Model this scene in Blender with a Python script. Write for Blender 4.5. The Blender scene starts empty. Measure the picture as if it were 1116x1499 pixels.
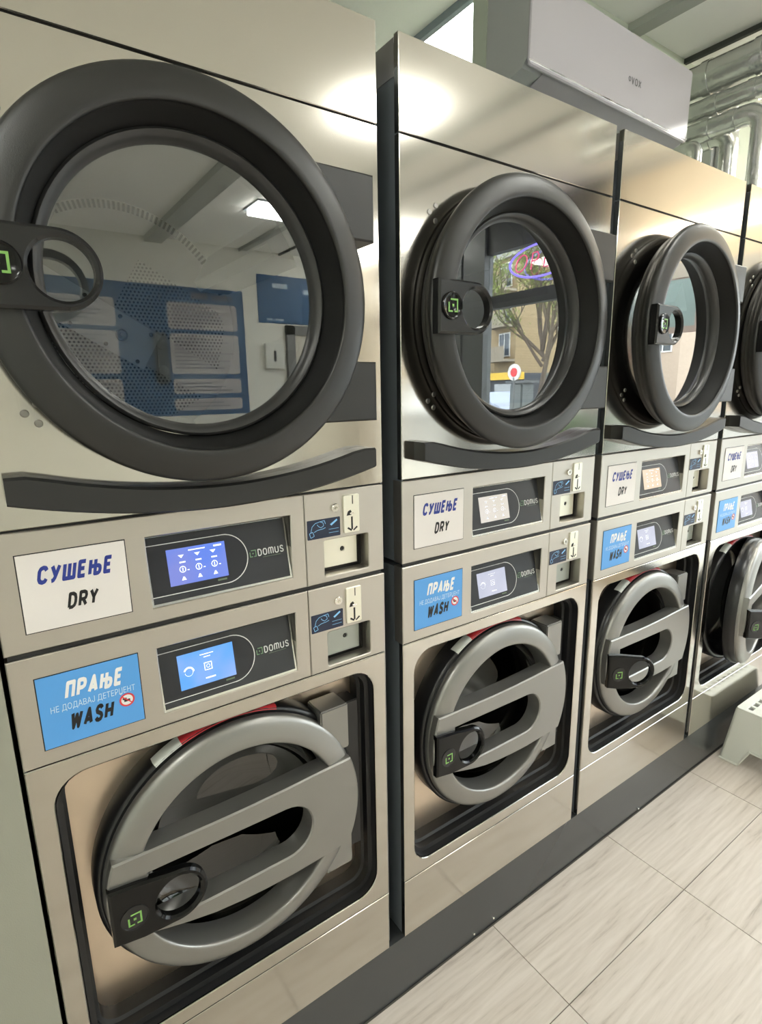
import bpy, bmesh, math, random
from mathutils import Vector, Matrix
from mathutils.geometry import tessellate_polygon
random.seed(7)
S = bpy.context.scene
COL = S.collection
pi = math.pi

# ------------------------------------------------------------------ camera
cd = bpy.data.cameras.new('camera'); cam = bpy.data.objects.new('camera', cd); COL.objects.link(cam)
CR = Vector((0.81801419, -0.574988, -0.01554281)); CU = Vector((0.13558936, 0.16649695, 0.97667512)); CF = Vector((0.55898864, 0.80104155, -0.21415912))
m = Matrix((CR, CU, -CF)).transposed().to_4x4(); m.translation = Vector((0.0247, -0.9133, 1.5293))
cam.matrix_world = m
cd.sensor_fit = 'HORIZONTAL'; cd.sensor_width = 36.0; cd.lens = 815.97 / 1116 * 36.0; cd.clip_start = 0.02; cd.clip_end = 200
S.camera = cam
# ------------------------------------------------------------------ world, sun, exposure
w = bpy.data.worlds.new('overcast_sky'); S.world = w; w.use_nodes = True
bg = w.node_tree.nodes['Background']
SKY = w.node_tree.nodes.new('ShaderNodeTexSky'); SKY.sky_type = 'HOSEK_WILKIE'; SKY.turbidity = 8; SKY.ground_albedo = .4
SKY.sun_direction = Vector((.3, .5, .8)).normalized()
mixw = w.node_tree.nodes.new('ShaderNodeMixRGB'); mixw.inputs[0].default_value = .75; mixw.inputs[2].default_value = (.93, .97, 1, 1)
w.node_tree.links.new(SKY.outputs[0], mixw.inputs[1]); w.node_tree.links.new(mixw.outputs[0], bg.inputs[0])
bg.inputs[1].default_value = 4.5
LAMP = 14.5
S.view_settings.view_transform = 'Standard'; S.view_settings.look = 'None'
S.view_settings.exposure = 1.22; S.view_settings.gamma = 1.0; S.view_settings.use_curve_mapping = False

# ------------------------------------------------------------------ materials
MATS = {}
def newmat(name):
    mt = bpy.data.materials.new(name); mt.use_nodes = True
    return mt, mt.node_tree, mt.node_tree.nodes['Principled BSDF']
def mat(name, col, rough=.5, metal=0., coat=0., emis=None, es=0., bump=0., bscale=200., noise=0., nscale=8., spec=.5, stretch=None):
    if name in MATS: return MATS[name]
    mt, nt, b = newmat(name)
    b.inputs['Base Color'].default_value = (*col, 1); b.inputs['Roughness'].default_value = rough
    b.inputs['Metallic'].default_value = metal; b.inputs['Coat Weight'].default_value = coat
    b.inputs['Specular IOR Level'].default_value = spec
    if emis: b.inputs['Emission Color'].default_value = (*emis, 1); b.inputs['Emission Strength'].default_value = es
    if noise or bump:
        tc = nt.nodes.new('ShaderNodeTexCoord'); mp = nt.nodes.new('ShaderNodeMapping')
        nt.links.new(tc.outputs['Object'], mp.inputs[0])
        if stretch: mp.inputs['Scale'].default_value = stretch
    if noise:
        n = nt.nodes.new('ShaderNodeTexNoise'); n.inputs['Scale'].default_value = nscale; n.inputs['Detail'].default_value = 5
        nt.links.new(mp.outputs[0], n.inputs['Vector'])
        r = nt.nodes.new('ShaderNodeValToRGB'); r.color_ramp.elements[0].position = .3; r.color_ramp.elements[1].position = .7
        r.color_ramp.elements[0].color = (*[c * (1 - noise) for c in col], 1); r.color_ramp.elements[1].color = (*[min(1, c * (1 + noise)) for c in col], 1)
        nt.links.new(n.outputs[0], r.inputs[0]); nt.links.new(r.outputs[0], b.inputs['Base Color'])
    if bump:
        n = nt.nodes.new('ShaderNodeTexNoise'); n.inputs['Scale'].default_value = bscale; n.inputs['Detail'].default_value = 3
        nt.links.new(mp.outputs[0], n.inputs['Vector'])
        bp = nt.nodes.new('ShaderNodeBump'); bp.inputs['Strength'].default_value = bump; bp.inputs['Distance'].default_value = .001
        nt.links.new(n.outputs[0], bp.inputs['Height']); nt.links.new(bp.outputs[0], b.inputs['Normal'])
    MATS[name] = mt
    return mt
def glassmat(name, tint, refl, rough=0.0):
    if name in MATS: return MATS[name]
    mt = bpy.data.materials.new(name); mt.use_nodes = True; nt = mt.node_tree; nt.nodes.clear()
    o = nt.nodes.new('ShaderNodeOutputMaterial'); mx = nt.nodes.new('ShaderNodeMixShader')
    t = nt.nodes.new('ShaderNodeBsdfTransparent'); t.inputs[0].default_value = (*tint, 1)
    g = nt.nodes.new('ShaderNodeBsdfGlossy'); g.inputs['Roughness'].default_value = rough
    lw = nt.nodes.new('ShaderNodeLayerWeight'); lw.inputs[0].default_value = .5
    mr = nt.nodes.new('ShaderNodeMapRange'); mr.inputs['To Min'].default_value = refl[0]; mr.inputs['To Max'].default_value = refl[1]
    nt.links.new(lw.outputs['Facing'], mr.inputs['Value']); nt.links.new(mr.outputs[0], mx.inputs[0])
    nt.links.new(t.outputs[0], mx.inputs[1]); nt.links.new(g.outputs[0], mx.inputs[2]); nt.links.new(mx.outputs[0], o.inputs[0])
    MATS[name] = mt
    return mt
def steelmat(name, col, rough, axis):
    mt, nt, b = newmat(name)
    b.inputs['Metallic'].default_value = 1; b.inputs['Base Color'].default_value = (*col, 1)
    tc = nt.nodes.new('ShaderNodeTexCoord'); mp = nt.nodes.new('ShaderNodeMapping'); mp.inputs['Scale'].default_value = axis
    n = nt.nodes.new('ShaderNodeTexNoise'); n.inputs['Scale'].default_value = 60; n.inputs['Detail'].default_value = 4
    nt.links.new(tc.outputs['Object'], mp.inputs[0]); nt.links.new(mp.outputs[0], n.inputs['Vector'])
    mr = nt.nodes.new('ShaderNodeMapRange'); mr.inputs['To Min'].default_value = rough * .85; mr.inputs['To Max'].default_value = rough * 1.2
    nt.links.new(n.outputs[0], mr.inputs['Value']); nt.links.new(mr.outputs[0], b.inputs['Roughness'])
    bp = nt.nodes.new('ShaderNodeBump'); bp.inputs['Strength'].default_value = .03; bp.inputs['Distance'].default_value = .0005
    nt.links.new(n.outputs[0], bp.inputs['Height']); nt.links.new(bp.outputs[0], b.inputs['Normal'])
    if name == 'brushed_steel':
        b.inputs['Anisotropic'].default_value = .6
        cx_ = nt.nodes.new('ShaderNodeCombineXYZ'); cx_.inputs[0].default_value = 1; nt.links.new(cx_.outputs[0], b.inputs['Tangent'])
    MATS[name] = mt
    return mt
STEEL = steelmat('brushed_steel', (.57, .54, .49), .11, (8, 8, .4))
PANST = steelmat('control_steel', (.56, .53, .485), .40, (.4, 8, 8))
PANB = mat('tub_steel', (.78, .65, .52), .30, 1., noise=.08, nscale=5)
DRUMST = mat('drum_steel', (.55, .55, .54), .35, .9)
CHROME = mat('polished_metal', (.82, .80, .74), .22, 1.)
CREAM = mat('nickel_plate', (.90, .88, .76), .35, .85)
BLACK = mat('black_plastic', (.012, .012, .013), .28)
RUBBER = mat('black_rubber', (.012, .012, .013), .45)
CHAR = mat('charcoal_plastic', (.0065, .0065, .006), .40, spec=.7, bump=.15, bscale=900)
CHARI = mat('charcoal_inner_ring', (.028, .028, .028), .35)
GLOSSB = mat('gloss_black_plastic', (.004, .004, .004), .12, spec=.3)
SIDE = mat('painted_cabinet_side', (.15, .17, .19), .35, .2)
GREYM = mat('grey_metallic_plastic', (.30, .295, .28), .34, .75, bump=.1, bscale=1500)
DISPB = mat('display_black', (.022, .023, .028), .3)
DISPF = mat('display_face', (.035, .037, .042), .25)
LINE = mat('pale_grey_print', (.72, .73, .72), .4)
WHITE = mat('white_print', (.85, .85, .85), .5)
SIGNW = mat('white_sign_film', (.78, .74, .72), .35)
SIGNB = mat('blue_sign_film', (.10, .36, .80), .35)
NAVY = mat('navy_print', (.02, .04, .28), .4)
INK = mat('black_print', (.008, .008, .01), .4)
RED = mat('red_print', (.75, .05, .06), .4)
GREEN = mat('green_logo', (.20, .42, .10), .4)
DGREEN = mat('dark_green_logo', (.16, .28, .16), .4)
STKB = mat('navy_sticker', (.012, .02, .05), .4)
SKYB = mat('light_blue_print', (.25, .55, .9), .4)
PLINTH = mat('plinth_grey', (.045, .048, .050), .22, spec=.6)
DGLASS = glassmat('dryer_glass', (.62, .64, .64), (.22, .88))
WGLASS = glassmat('washer_glass', (.09, .085, .08), (.035, .4))
SHOPG = glassmat('shop_glass', (.96, .98, .97), (.02, .5))

# ------------------------------------------------------------------ object helpers
def obj(name, me, material=None, parent=None, loc=None):
    o = bpy.data.objects.new(name, me)
    if material and len(me.materials) == 0: me.materials.append(material)
    COL.objects.link(o)
    if parent: o.parent = parent
    if loc: o.location = loc
    return o
def tag(o, label=None, cat=None, group=None, kind=None):
    if label: o['label'] = label
    if cat: o['category'] = cat
    if group: o['group'] = group
    if kind: o['kind'] = kind
    return o
def empty(name, loc, label, cat, group=None):
    o = bpy.data.objects.new(name, None); o.location = loc; o.empty_display_size = .05
    COL.objects.link(o); return tag(o, label, cat, group)
def mesh_from(bm, name='m', smooth=None):
    me = bpy.data.meshes.new(name); bmesh.ops.recalc_face_normals(bm, faces=bm.faces)
    bm.to_mesh(me); bm.free()
    if smooth is not None:
        me.polygons.foreach_set('use_smooth', [True] * len(me.polygons))
        try: me.set_sharp_from_angle(angle=math.radians(smooth))
        except Exception: pass
    return me
def loop_offset(lp, d):
    """shrink (d>0) a closed loop given counter-clockwise"""
    n = len(lp); out = []
    A = sum(lp[i][0] * lp[(i + 1) % n][1] - lp[(i + 1) % n][0] * lp[i][1] for i in range(n))
    s = 1 if A > 0 else -1
    for i in range(n):
        p0, p1, p2 = lp[i - 1], lp[i], lp[(i + 1) % n]
        e1 = Vector((p1[0] - p0[0], p1[1] - p0[1])); e2 = Vector((p2[0] - p1[0], p2[1] - p1[1]))
        if e1.length < 1e-9 or e2.length < 1e-9: out.append(p1); continue
        e1.normalize(); e2.normalize()
        n1 = Vector((-e1.y, e1.x)) * s; n2 = Vector((-e2.y, e2.x)) * s
        b = n1 + n2
        if b.length < 1e-6: b = n1
        b.normalize(); k = d / max(.35, b.dot(n1))
        out.append((p1[0] + b.x * k, p1[1] + b.y * k))
    return out
def plate_bm(bm, outer, holes=(), y0=0., y1=.002, ch=.0012, back=True):
    """plate in the XZ plane, front at y0 (towards the viewer, -y), with chamfered edges"""
    loops = [outer] + list(holes)
    front = [loop_offset(outer, ch)] + [loop_offset(h, -ch) for h in holes]
    def cap(lps, y, flip):
        vs = [[bm.verts.new((p[0], y, p[1])) for p in lp] for lp in lps]
        flat = [v for l in vs for v in l]
        tri = tessellate_polygon([[Vector((p[0], p[1], 0)) for p in lp] for lp in lps])
        for t in tri:
            try: bm.faces.new([flat[i] for i in (t if flip else t[::-1])])
            except ValueError: pass
        return vs
    vf = cap(front, y0, True)
    vm = [[bm.verts.new((p[0], y0 + ch, p[1])) for p in lp] for lp in loops]
    vb = cap(loops, y1, False) if back else [[bm.verts.new((p[0], y1, p[1])) for p in lp] for lp in loops]
    for a, b in ((vf, vm), (vm, vb)):
        for la, lb in zip(a, b):
            for i in range(len(la)):
                j = (i + 1) % len(la)
                try: bm.faces.new((la[i], la[j], lb[j], lb[i]))
                except ValueError: pass
def rect(x0, x1, z0, z1): return [(x0, z0), (x1, z0), (x1, z1), (x0, z1)]
def rrect(x0, x1, z0, z1, r, n=6):
    out = []
    for cx, cz, a in ((x1 - r, z0 + r, -pi / 2), (x1 - r, z1 - r, 0), (x0 + r, z1 - r, pi / 2), (x0 + r, z0 + r, pi)):
        for k in range(n + 1):
            t = a + k / n * pi / 2; out.append((cx + r * math.cos(t), cz + r * math.sin(t)))
    return out
def circ(cx, cz, r, n=48): return [(cx + r * math.cos(2 * pi * k / n), cz + r * math.sin(2 * pi * k / n)) for k in range(n)]
def box_bm(bm, x0, x1, y0, y1, z0, z1, bev=0.):
    r = bmesh.ops.create_cube(bm, size=1); v = r['verts']
    bmesh.ops.scale(bm, vec=(x1 - x0, y1 - y0, z1 - z0), verts=v)
    bmesh.ops.translate(bm, vec=((x0 + x1) / 2, (y0 + y1) / 2, (z0 + z1) / 2), verts=v)
    if bev: bmesh.ops.bevel(bm, geom=list({e for q in v for e in q.link_edges}), offset=bev, segments=2, affect='EDGES')
def lathe_bm(bm, prof, cx, cz, n=72, closed=False, a0=0., a1=2 * pi, cy=0.):
    """profile of (r, y) turned about the y axis through cx, cz"""
    full = abs(a1 - a0 - 2 * pi) < 1e-6
    rings = []
    for r, y in prof:
        if r < 1e-6: rings.append([bm.verts.new((cx, cy + y, cz))]); continue
        rings.append([bm.verts.new((cx + r * math.cos(a0 + (a1 - a0) * k / n), cy + y, cz + r * math.sin(a0 + (a1 - a0) * k / n))) for k in range(n if full else n + 1)])
    prs = list(zip(rings, rings[1:])) + ([(rings[-1], rings[0])] if closed else [])
    for a, b in prs:
        N = max(len(a), len(b))
        for k in range(N if full else N - 1):
            j = (k + 1) % N
            if len(a) == 1: f = (a[0], b[k], b[j])
            elif len(b) == 1: f = (a[k], a[j], b[0])
            else: f = (a[k], a[j], b[j], b[k])
            try: bm.faces.new(f)
            except ValueError: pass
def tube_bm(bm, pts, r, n=10, cap=True):
    pts = [Vector(p) for p in pts]; rs = r if isinstance(r, (list, tuple)) else [r] * len(pts)
    rings = []; up = Vector((0, 0, 1))
    for i, p in enumerate(pts):
        d = (pts[min(i + 1, len(pts) - 1)] - pts[max(i - 1, 0)]).normalized()
        a = d.cross(up)
        if a.length < .05: a = d.cross(Vector((0, 1, 0)))
        a.normalize(); b = a.cross(d)
        if i and (a.dot(pa) < 0): a = -a; b = -b
        pa = a
        rings.append([bm.verts.new(p + (a * math.cos(2 * pi * k / n) + b * math.sin(2 * pi * k / n)) * rs[i]) for k in range(n)])
    for A, B in zip(rings, rings[1:]):
        for k in range(n): bm.faces.new((A[k], A[(k + 1) % n], B[(k + 1) % n], B[k]))
    if cap: bm.faces.new(rings[0]); bm.faces.new(rings[-1][::-1])
def text_me(txt, x0, x1, z0, z1, y, shear=.18, bold=.0, name='text', place=None, th=.0003):
    """lettering as a thin mesh fitted to the box x0..x1, z0..z1 at depth y"""
    c = bpy.data.curves.new(name, 'FONT'); c.body = txt; c.size = 1; c.offset = 0; c.extrude = 0; c.resolution_u = 3
    o = bpy.data.objects.new(name, c); COL.objects.link(o)
    dg = bpy.context.evaluated_depsgraph_get(); dg.update()
    me = bpy.data.meshes.new_from_object(o.evaluated_get(dg)); bpy.data.objects.remove(o); bpy.data.curves.remove(c)
    vs = [Vector((v.co.x + shear * v.co.y, v.co.y, 0)) for v in me.vertices]
    if not vs: return me
    ax, bx = min(v.x for v in vs), max(v.x for v in vs); az, bz = min(v.y for v in vs), max(v.y for v in vs)
    for v, q in zip(me.vertices, vs):
        X = x0 + (q.x - ax) / (bx - ax) * (x1 - x0); Z = z0 + (q.y - az) / (bz - az) * (z1 - z0)
        v.co = place(X, Z) if place else (X, y, Z)
    me.materials.clear()
    if bold:
        # heavier strokes: the thin lettering repeated with tiny shifts
        hgt = abs(z1 - z0); d = bold * hgt * .75; bm = bmesh.new()
        for k, (a, b) in enumerate(((0, 0), (d, 0), (-d, 0), (0, d * .6), (0, -d * .6), (d * .7, d * .5), (-d * .7, d * .5), (d * .7, -d * .5), (-d * .7, -d * .5))):
            n0 = len(bm.verts); bm.from_mesh(me); bm.verts.ensure_lookup_table()
            for v in bm.verts[n0:]: v.co.x += a; v.co.z += b; v.co.y -= k * 4e-6
        bm.to_mesh(me); bm.free()
    return me
GLYPH = {
 'С': (.6, [[(.6, .78), (.5, .95), (.3, 1), (.1, .93), (0, .75), (0, .25), (.1, .07), (.3, 0), (.5, .05), (.6, .22)]]),
 'У': (.6, [[(0, 1), (.31, .36)], [(.6, 1), (.28, .2), (.16, .03), (0, 0)]]),
 'Ш': (.84, [[(0, 1), (0, 0), (.84, 0), (.84, 1)], [(.42, 1), (.42, 0)]]),
 'Е': (.5, [[(.5, 1), (0, 1), (0, 0), (.5, 0)], [(0, .52), (.43, .52)]]),
 'Њ': (.9, [[(0, 1), (0, 0)], [(0, .54), (.45, .54)], [(.45, 1), (.45, 0), (.72, 0), (.86, .08), (.9, .27), (.86, .46), (.72, .54), (.45, .54)]]),
 'П': (.56, [[(0, 0), (0, 1), (.56, 1), (.56, 0)]]),
 'Р': (.57, [[(0, 0), (0, 1), (.35, 1), (.52, .92), (.57, .73), (.52, .53), (.35, .45), (0, .45)]]),
 'А': (.62, [[(0, 0), (.31, 1), (.62, 0)], [(.1, .28), (.52, .28)]]),
 'A': (.62, [[(0, 0), (.31, 1), (.62, 0)], [(.1, .28), (.52, .28)]]),
 'D': (.57, [[(0, 0), (0, 1), (.3, 1), (.5, .88), (.57, .65), (.57, .35), (.5, .12), (.3, 0), (0, 0)]]),
 'R': (.57, [[(0, 0), (0, 1), (.35, 1), (.52, .92), (.57, .73), (.52, .53), (.35, .45), (0, .45)], [(.3, .45), (.58, 0)]]),
 'Y': (.6, [[(0, 1), (.3, .47), (.6, 1)], [(.3, .47), (.3, 0)]]),
 'W': (.84, [[(0, 1), (.19, 0), (.42, .85), (.65, 0), (.84, 1)]]),
 'S': (.56, [[(.54, .8), (.45, .95), (.28, 1), (.1, .95), (.02, .77), (.08, .6), (.28, .51), (.48, .41), (.56, .23), (.48, .05), (.28, 0), (.1, .05), (0, .2)]]),
 'H': (.58, [[(0, 0), (0, 1)], [(.58, 0), (.58, 1)], [(0, .5), (.58, .5)]]),
 'O': (.6, [[(.3, 1), (.1, .93), (0, .75), (0, .25), (.1, .07), (.3, 0), (.5, .07), (.6, .25), (.6, .75), (.5, .93), (.3, 1)]]),
 'M': (.84, [[(0, 0), (0, .8), (.1, .95), (.21, 1), (.34, .95), (.42, .8), (.42, 0)], [(.42, .8), (.5, .95), (.63, 1), (.76, .95), (.84, .8), (.84, 0)]]),
 'U': (.6, [[(0, 1), (0, .25), (.1, .07), (.3, 0), (.5, .07), (.6, .25), (.6, 1)]]),
 'V': (.6, [[(0, 1), (.3, 0), (.6, 1)]]), 'X': (.6, [[(0, 1), (.6, 0)], [(0, 0), (.6, 1)]])}
def letters(bm, txt, x0, x1, z0, z1, y, shear=.18, wgt=.2, place=None, gap=.2):
    """block lettering drawn as flat strokes"""
    h = (z1 - z0); t = wgt; tot = sum(GLYPH[c][0] for c in txt) + (len(txt) - 1) * (gap + t) + t
    sx = (x1 - x0 - shear * h) / tot; sz = h / (1 + t); u = t / 2; n = 0
    def P(a, b, k):
        X = x0 + a * sx + shear * (b + t / 2) * sz; Z = z0 + (b + t / 2) * sz
        return place(X, Z) if place else (X, y - k * 3e-6, Z)
    for c in txt:
        wd, strokes = GLYPH[c]
        for st in strokes:
            for p, q in zip(st, st[1:]):
                d = Vector((q[0] - p[0], q[1] - p[1])).normalized() * (t / 2); nx, ny = -d.y, d.x
                bm.faces.new([bm.verts.new(P(u + a, b, n % 40)) for a, b in ((p[0] + nx, p[1] + ny), (q[0] + nx, q[1] + ny), (q[0] - nx, q[1] - ny), (p[0] - nx, p[1] - ny))]); n += 1
            for p in st[1:-1]:
                bm.faces.new([bm.verts.new(P(u + p[0] + t / 2 * math.cos(k * pi / 5), p[1] + t / 2 * math.sin(k * pi / 5), n % 40)) for k in range(10)]); n += 1
            for p, q in ((st[0], st[1]), (st[-1], st[-2])):
                if abs(p[0] - q[0]) < 1e-6 or abs(p[1] - q[1]) < 1e-6:
                    bm.faces.new([bm.verts.new(P(u + p[0] + a, p[1] + b, n % 40)) for a, b in ((-t / 2, -t / 2), (t / 2, -t / 2), (t / 2, t / 2), (-t / 2, t / 2))]) if 0 else None
        u += wd + gap + t
CACHE = {}
def part(name, key, fn, material, parent, smooth=None, label=None):
    """mesh shared between alike machines; fn fills a bmesh or returns a mesh"""
    if key not in CACHE:
        bm = bmesh.new(); r = fn(bm)
        if isinstance(r, bpy.types.Mesh): bm.free(); CACHE[key] = r
        else: CACHE[key] = mesh_from(bm, key, smooth)
    me = CACHE[key]
    if me.materials and me.materials[0] != material: me = me.copy(); me.materials.clear(); CACHE[key + material.name] = me
    o = obj(name, me, material, parent)
    if label: o['label'] = label
    return o
def one(name, fn, material, parent=None, smooth=None):
    bm = bmesh.new(); fn(bm); return obj(name, mesh_from(bm, name, smooth), material, parent)
def struct(name, fn, material, smooth=None):
    return tag(one(name, fn, material, None, smooth), kind='structure')

# ------------------------------------------------------------------ room
H = 3.0; YW = -5.1; XS = 3.9; XL = -2.0; YB = 1.7
WALLM = mat('wall_paint', (.75, .77, .70), .75, bump=.1, bscale=300, noise=.03, nscale=3)
CEILM = mat('ceiling_paint', (.92, .93, .88), .7, noise=.03, nscale=2)
def floor_mat():
    mt, nt, b = newmat('wood_look_tile')
    tc = nt.nodes.new('ShaderNodeTexCoord'); oi = nt.nodes.new('ShaderNodeObjectInfo')
    add = nt.nodes.new('ShaderNodeVectorMath'); add.operation = 'ADD'
    sc = nt.nodes.new('ShaderNodeVectorMath'); sc.operation = 'SCALE'; sc.inputs['Scale'].default_value = 1.0
    cmb = nt.nodes.new('ShaderNodeCombineXYZ'); mul = nt.nodes.new('ShaderNodeMath'); mul.operation = 'MULTIPLY'; mul.inputs[1].default_value = 37
    nt.links.new(oi.outputs['Random'], mul.inputs[0])
    for k in range(3): nt.links.new(mul.outputs[0], cmb.inputs[k])
    nt.links.new(tc.outputs['Object'], add.inputs[0]); nt.links.new(cmb.outputs[0], add.inputs[1])
    mp = nt.nodes.new('ShaderNodeMapping'); mp.inputs['Scale'].default_value = (1.3, 17, 1); nt.links.new(add.outputs[0], mp.inputs[0])
    n1 = nt.nodes.new('ShaderNodeTexNoise'); n1.inputs['Scale'].default_value = 2.2; n1.inputs['Detail'].default_value = 9; n1.inputs['Roughness'].default_value = .68; n1.inputs['Distortion'].default_value = .5
    nt.links.new(mp.outputs[0], n1.inputs['Vector'])
    mp2 = nt.nodes.new('ShaderNodeMapping'); mp2.inputs['Scale'].default_value = (.9, 4.2, 1); nt.links.new(add.outputs[0], mp2.inputs[0])
    wv = nt.nodes.new('ShaderNodeTexWave'); wv.bands_direction = 'Y'; wv.inputs['Scale'].default_value = 4; wv.inputs['Distortion'].default_value = 7; wv.inputs['Detail'].default_value = 4; wv.inputs['Detail Scale'].default_value = 1.2
    nt.links.new(mp2.outputs[0], wv.inputs['Vector'])
    mx = nt.nodes.new('ShaderNodeMath'); mx.operation = 'MULTIPLY_ADD'; mx.inputs[1].default_value = .09; nt.links.new(wv.outputs['Fac'], mx.inputs[0]); nt.links.new(n1.outputs[0], mx.inputs[2])
    r = nt.nodes.new('ShaderNodeValToRGB'); e = r.color_ramp.elements
    e[0].position = .30; e[0].color = (.36, .305, .255, 1); e[1].position = .68; e[1].color = (.64, .575, .515, 1)
    e.new(.46).color = (.555, .49, .43, 1)
    nt.links.new(mx.outputs[0], r.inputs[0]); nt.links.new(r.outputs[0], b.inputs['Base Color'])
    b.inputs['Roughness'].default_value = .38
    bp = nt.nodes.new('ShaderNodeBump'); bp.inputs['Strength'].default_value = .15; bp.inputs['Distance'].default_value = .002
    nt.links.new(n1.outputs[0], bp.inputs['Height']); nt.links.new(bp.outputs[0], b.inputs['Normal'])
    return mt
FLM = floor_mat()
GROUT = mat('grout', (.10, .09, .075), .8)
fl = struct('floor', lambda bm: box_bm(bm, XL, XS, YW, YB, -.05, -.004), GROUT)
xs = [XL] + [1.036 + .566 * k for k in range(-5, 6) if XL < 1.036 + .566 * k < XS] + [XS]
ys = [0.0, -.264] + [-.264 - .566 * k for k in range(1, 9)] + [YW]
for i in range(len(xs) - 1):
    for j in range(len(ys) - 1):
        a, b_, c, d = xs[i] + .0012, xs[i + 1] - .0012, ys[j + 1] + .0012, ys[j] - .0012
        one('tile', lambda bm: box_bm(bm, a, b_, c, d, -.004, 0, 0), FLM, fl)
struct('ceiling', lambda bm: box_bm(bm, XL, XS, YW, YB, H, H + .1), CEILM)
GAPM = mat('ceiling_strip', (.42, .44, .40), .5)
struct('trim_1', lambda bm: (box_bm(bm, 2.455, 2.53, YW, YB, H - .018, H), box_bm(bm, 2.44, 2.455, YW, YB, H - .03, H)), GAPM)
struct('trim_2', lambda bm: box_bm(bm, 2.895, 2.915, YW, YB, H - .02, H), mat('dark_ceiling_joint', (.05, .055, .05), .6))
struct('trim_3', lambda bm: box_bm(bm, 1.50, 1.66, YW, -2.4, H - .05, H), GAPM)
struct('wall_back', lambda bm: box_bm(bm, XL - .1, XS + .1, YB, YB + .1, -.05, H + .1), WALLM)
struct('wall_opposite', lambda bm: box_bm(bm, XL - .1, XS + .1, YW - .1, YW, -.05, H + .1), mat('opposite_wall_paint', (.75, .75, .68), .75))
struct('wall_left', lambda bm: box_bm(bm, XL - .1, XL, YW, YB, -.05, H + .1), WALLM)
struct('wall_partition', lambda bm: box_bm(bm, 1.62, XS, .692, .76, 0, H), mat('partition_paint', (.56, .61, .51), .75))
struct('wall_pillar', lambda bm: box_bm(bm, XL, -.0065, -.004, .55, 0, H), mat('left_panel_paint', (.31, .31, .255), .55, bump=.2, bscale=500))
# shop front at x = XS, looking out on the street
FR = mat('anthracite_window_frame', (.045, .05, .056), .4)
FRL = mat('grey_frame_post', (.13, .14, .145), .4)
struct('wall_right', lambda bm: (box_bm(bm, XS, XS + .12, -.10, YB, -.05, H + .1), box_bm(bm, XS, XS + .12, YW, -4.6, -.05, H + .1), box_bm(bm, XS, XS + .12, -4.6, -.10, -.05, .15)), mat('right_wall_paint', (.80, .70, .58), .7))
wf = struct('window_1', lambda bm: (box_bm(bm, XS, XS + .08, -4.6, -1.70, 2.69, H + .1), box_bm(bm, XS - .01, XS + .07, -4.6, -1.70, 2.22, 2.33), box_bm(bm, XS, XS + .08, -4.6, -.10, .15, .23)), FR)
FRW = mat('pale_window_frame', (.72, .68, .62), .4)
one('post', lambda bm: box_bm(bm, XS - .03, XS + .08, -3.20, -2.93, .15, 2.98), FRL, wf)
one('post', lambda bm: box_bm(bm, XS - .04, XS + .02, -3.33, -3.22, .15, 2.98), FRL, wf)
one('post', lambda bm: box_bm(bm, XS - .01, XS + .075, -1.78, -1.70, .15, 2.98), FR, wf)
one('fascia_panel', lambda bm: box_bm(bm, XS, XS + .08, -1.70, -.16, 2.29, 2.93), mat('cream_fascia', (.90, .77, .60), .5), wf)
one('post', lambda bm: box_bm(bm, XS - .01, XS + .075, -.16, -.10, .15, 2.98), FRW, wf)
one('transom', lambda bm: box_bm(bm, XS - .02, XS + .075, -1.70, -.16, 2.20, 2.29), FRW, wf)
one('transom', lambda bm: box_bm(bm, XS - .01, XS + .075, -1.70, -.10, 2.93, H + .1), FRW, wf)
for a, b_, zs in ((-4.6, -3.33, ((.23, 2.22), (2.33, 2.69))), (-2.93, -1.78, ((.23, 2.22), (2.33, 2.69))), (-1.70, -.16, ((.23, 2.20),))):
    for z0, z1 in zs:
        one('pane', lambda bm: box_bm(bm, XS + .03, XS + .036, a, b_, z0, z1), SHOPG, wf)
# opposite wall door seen in the glass of the nearest dryer
DOORG = mat('grey_door_frame', (.16, .16, .155), .4)
dr = struct('door_1', lambda bm: (box_bm(bm, 2.93, 3.03, YW, YW + .05, 0, 2.25), box_bm(bm, 3.72, 3.82, YW, YW + .05, 0, 2.25), box_bm(bm, 2.93, 3.82, YW, YW + .05, 2.15, 2.25)), DOORG)
one('door_leaf', lambda bm: box_bm(bm, 3.03, 3.72, YW, YW + .03, 0, 2.15), mat('door_leaf', (.55, .52, .44), .5), dr)
def plinth(bm):
    box_bm(bm, -.0, 3.6, .004, .60, 0, .176)
pl = struct('baseboard_front', plinth, PLINTH)
for x, z in ((1.040, .022), (.962, .018), (1.795, .012), (.41, .02), (2.5, .02)):
    one('screw', lambda bm: lathe_bm(bm, [(0, -.0005), (.0022, -.0005), (.003, .0005), (.003, .004)], x, z, 10), CHROME, pl)

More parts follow.
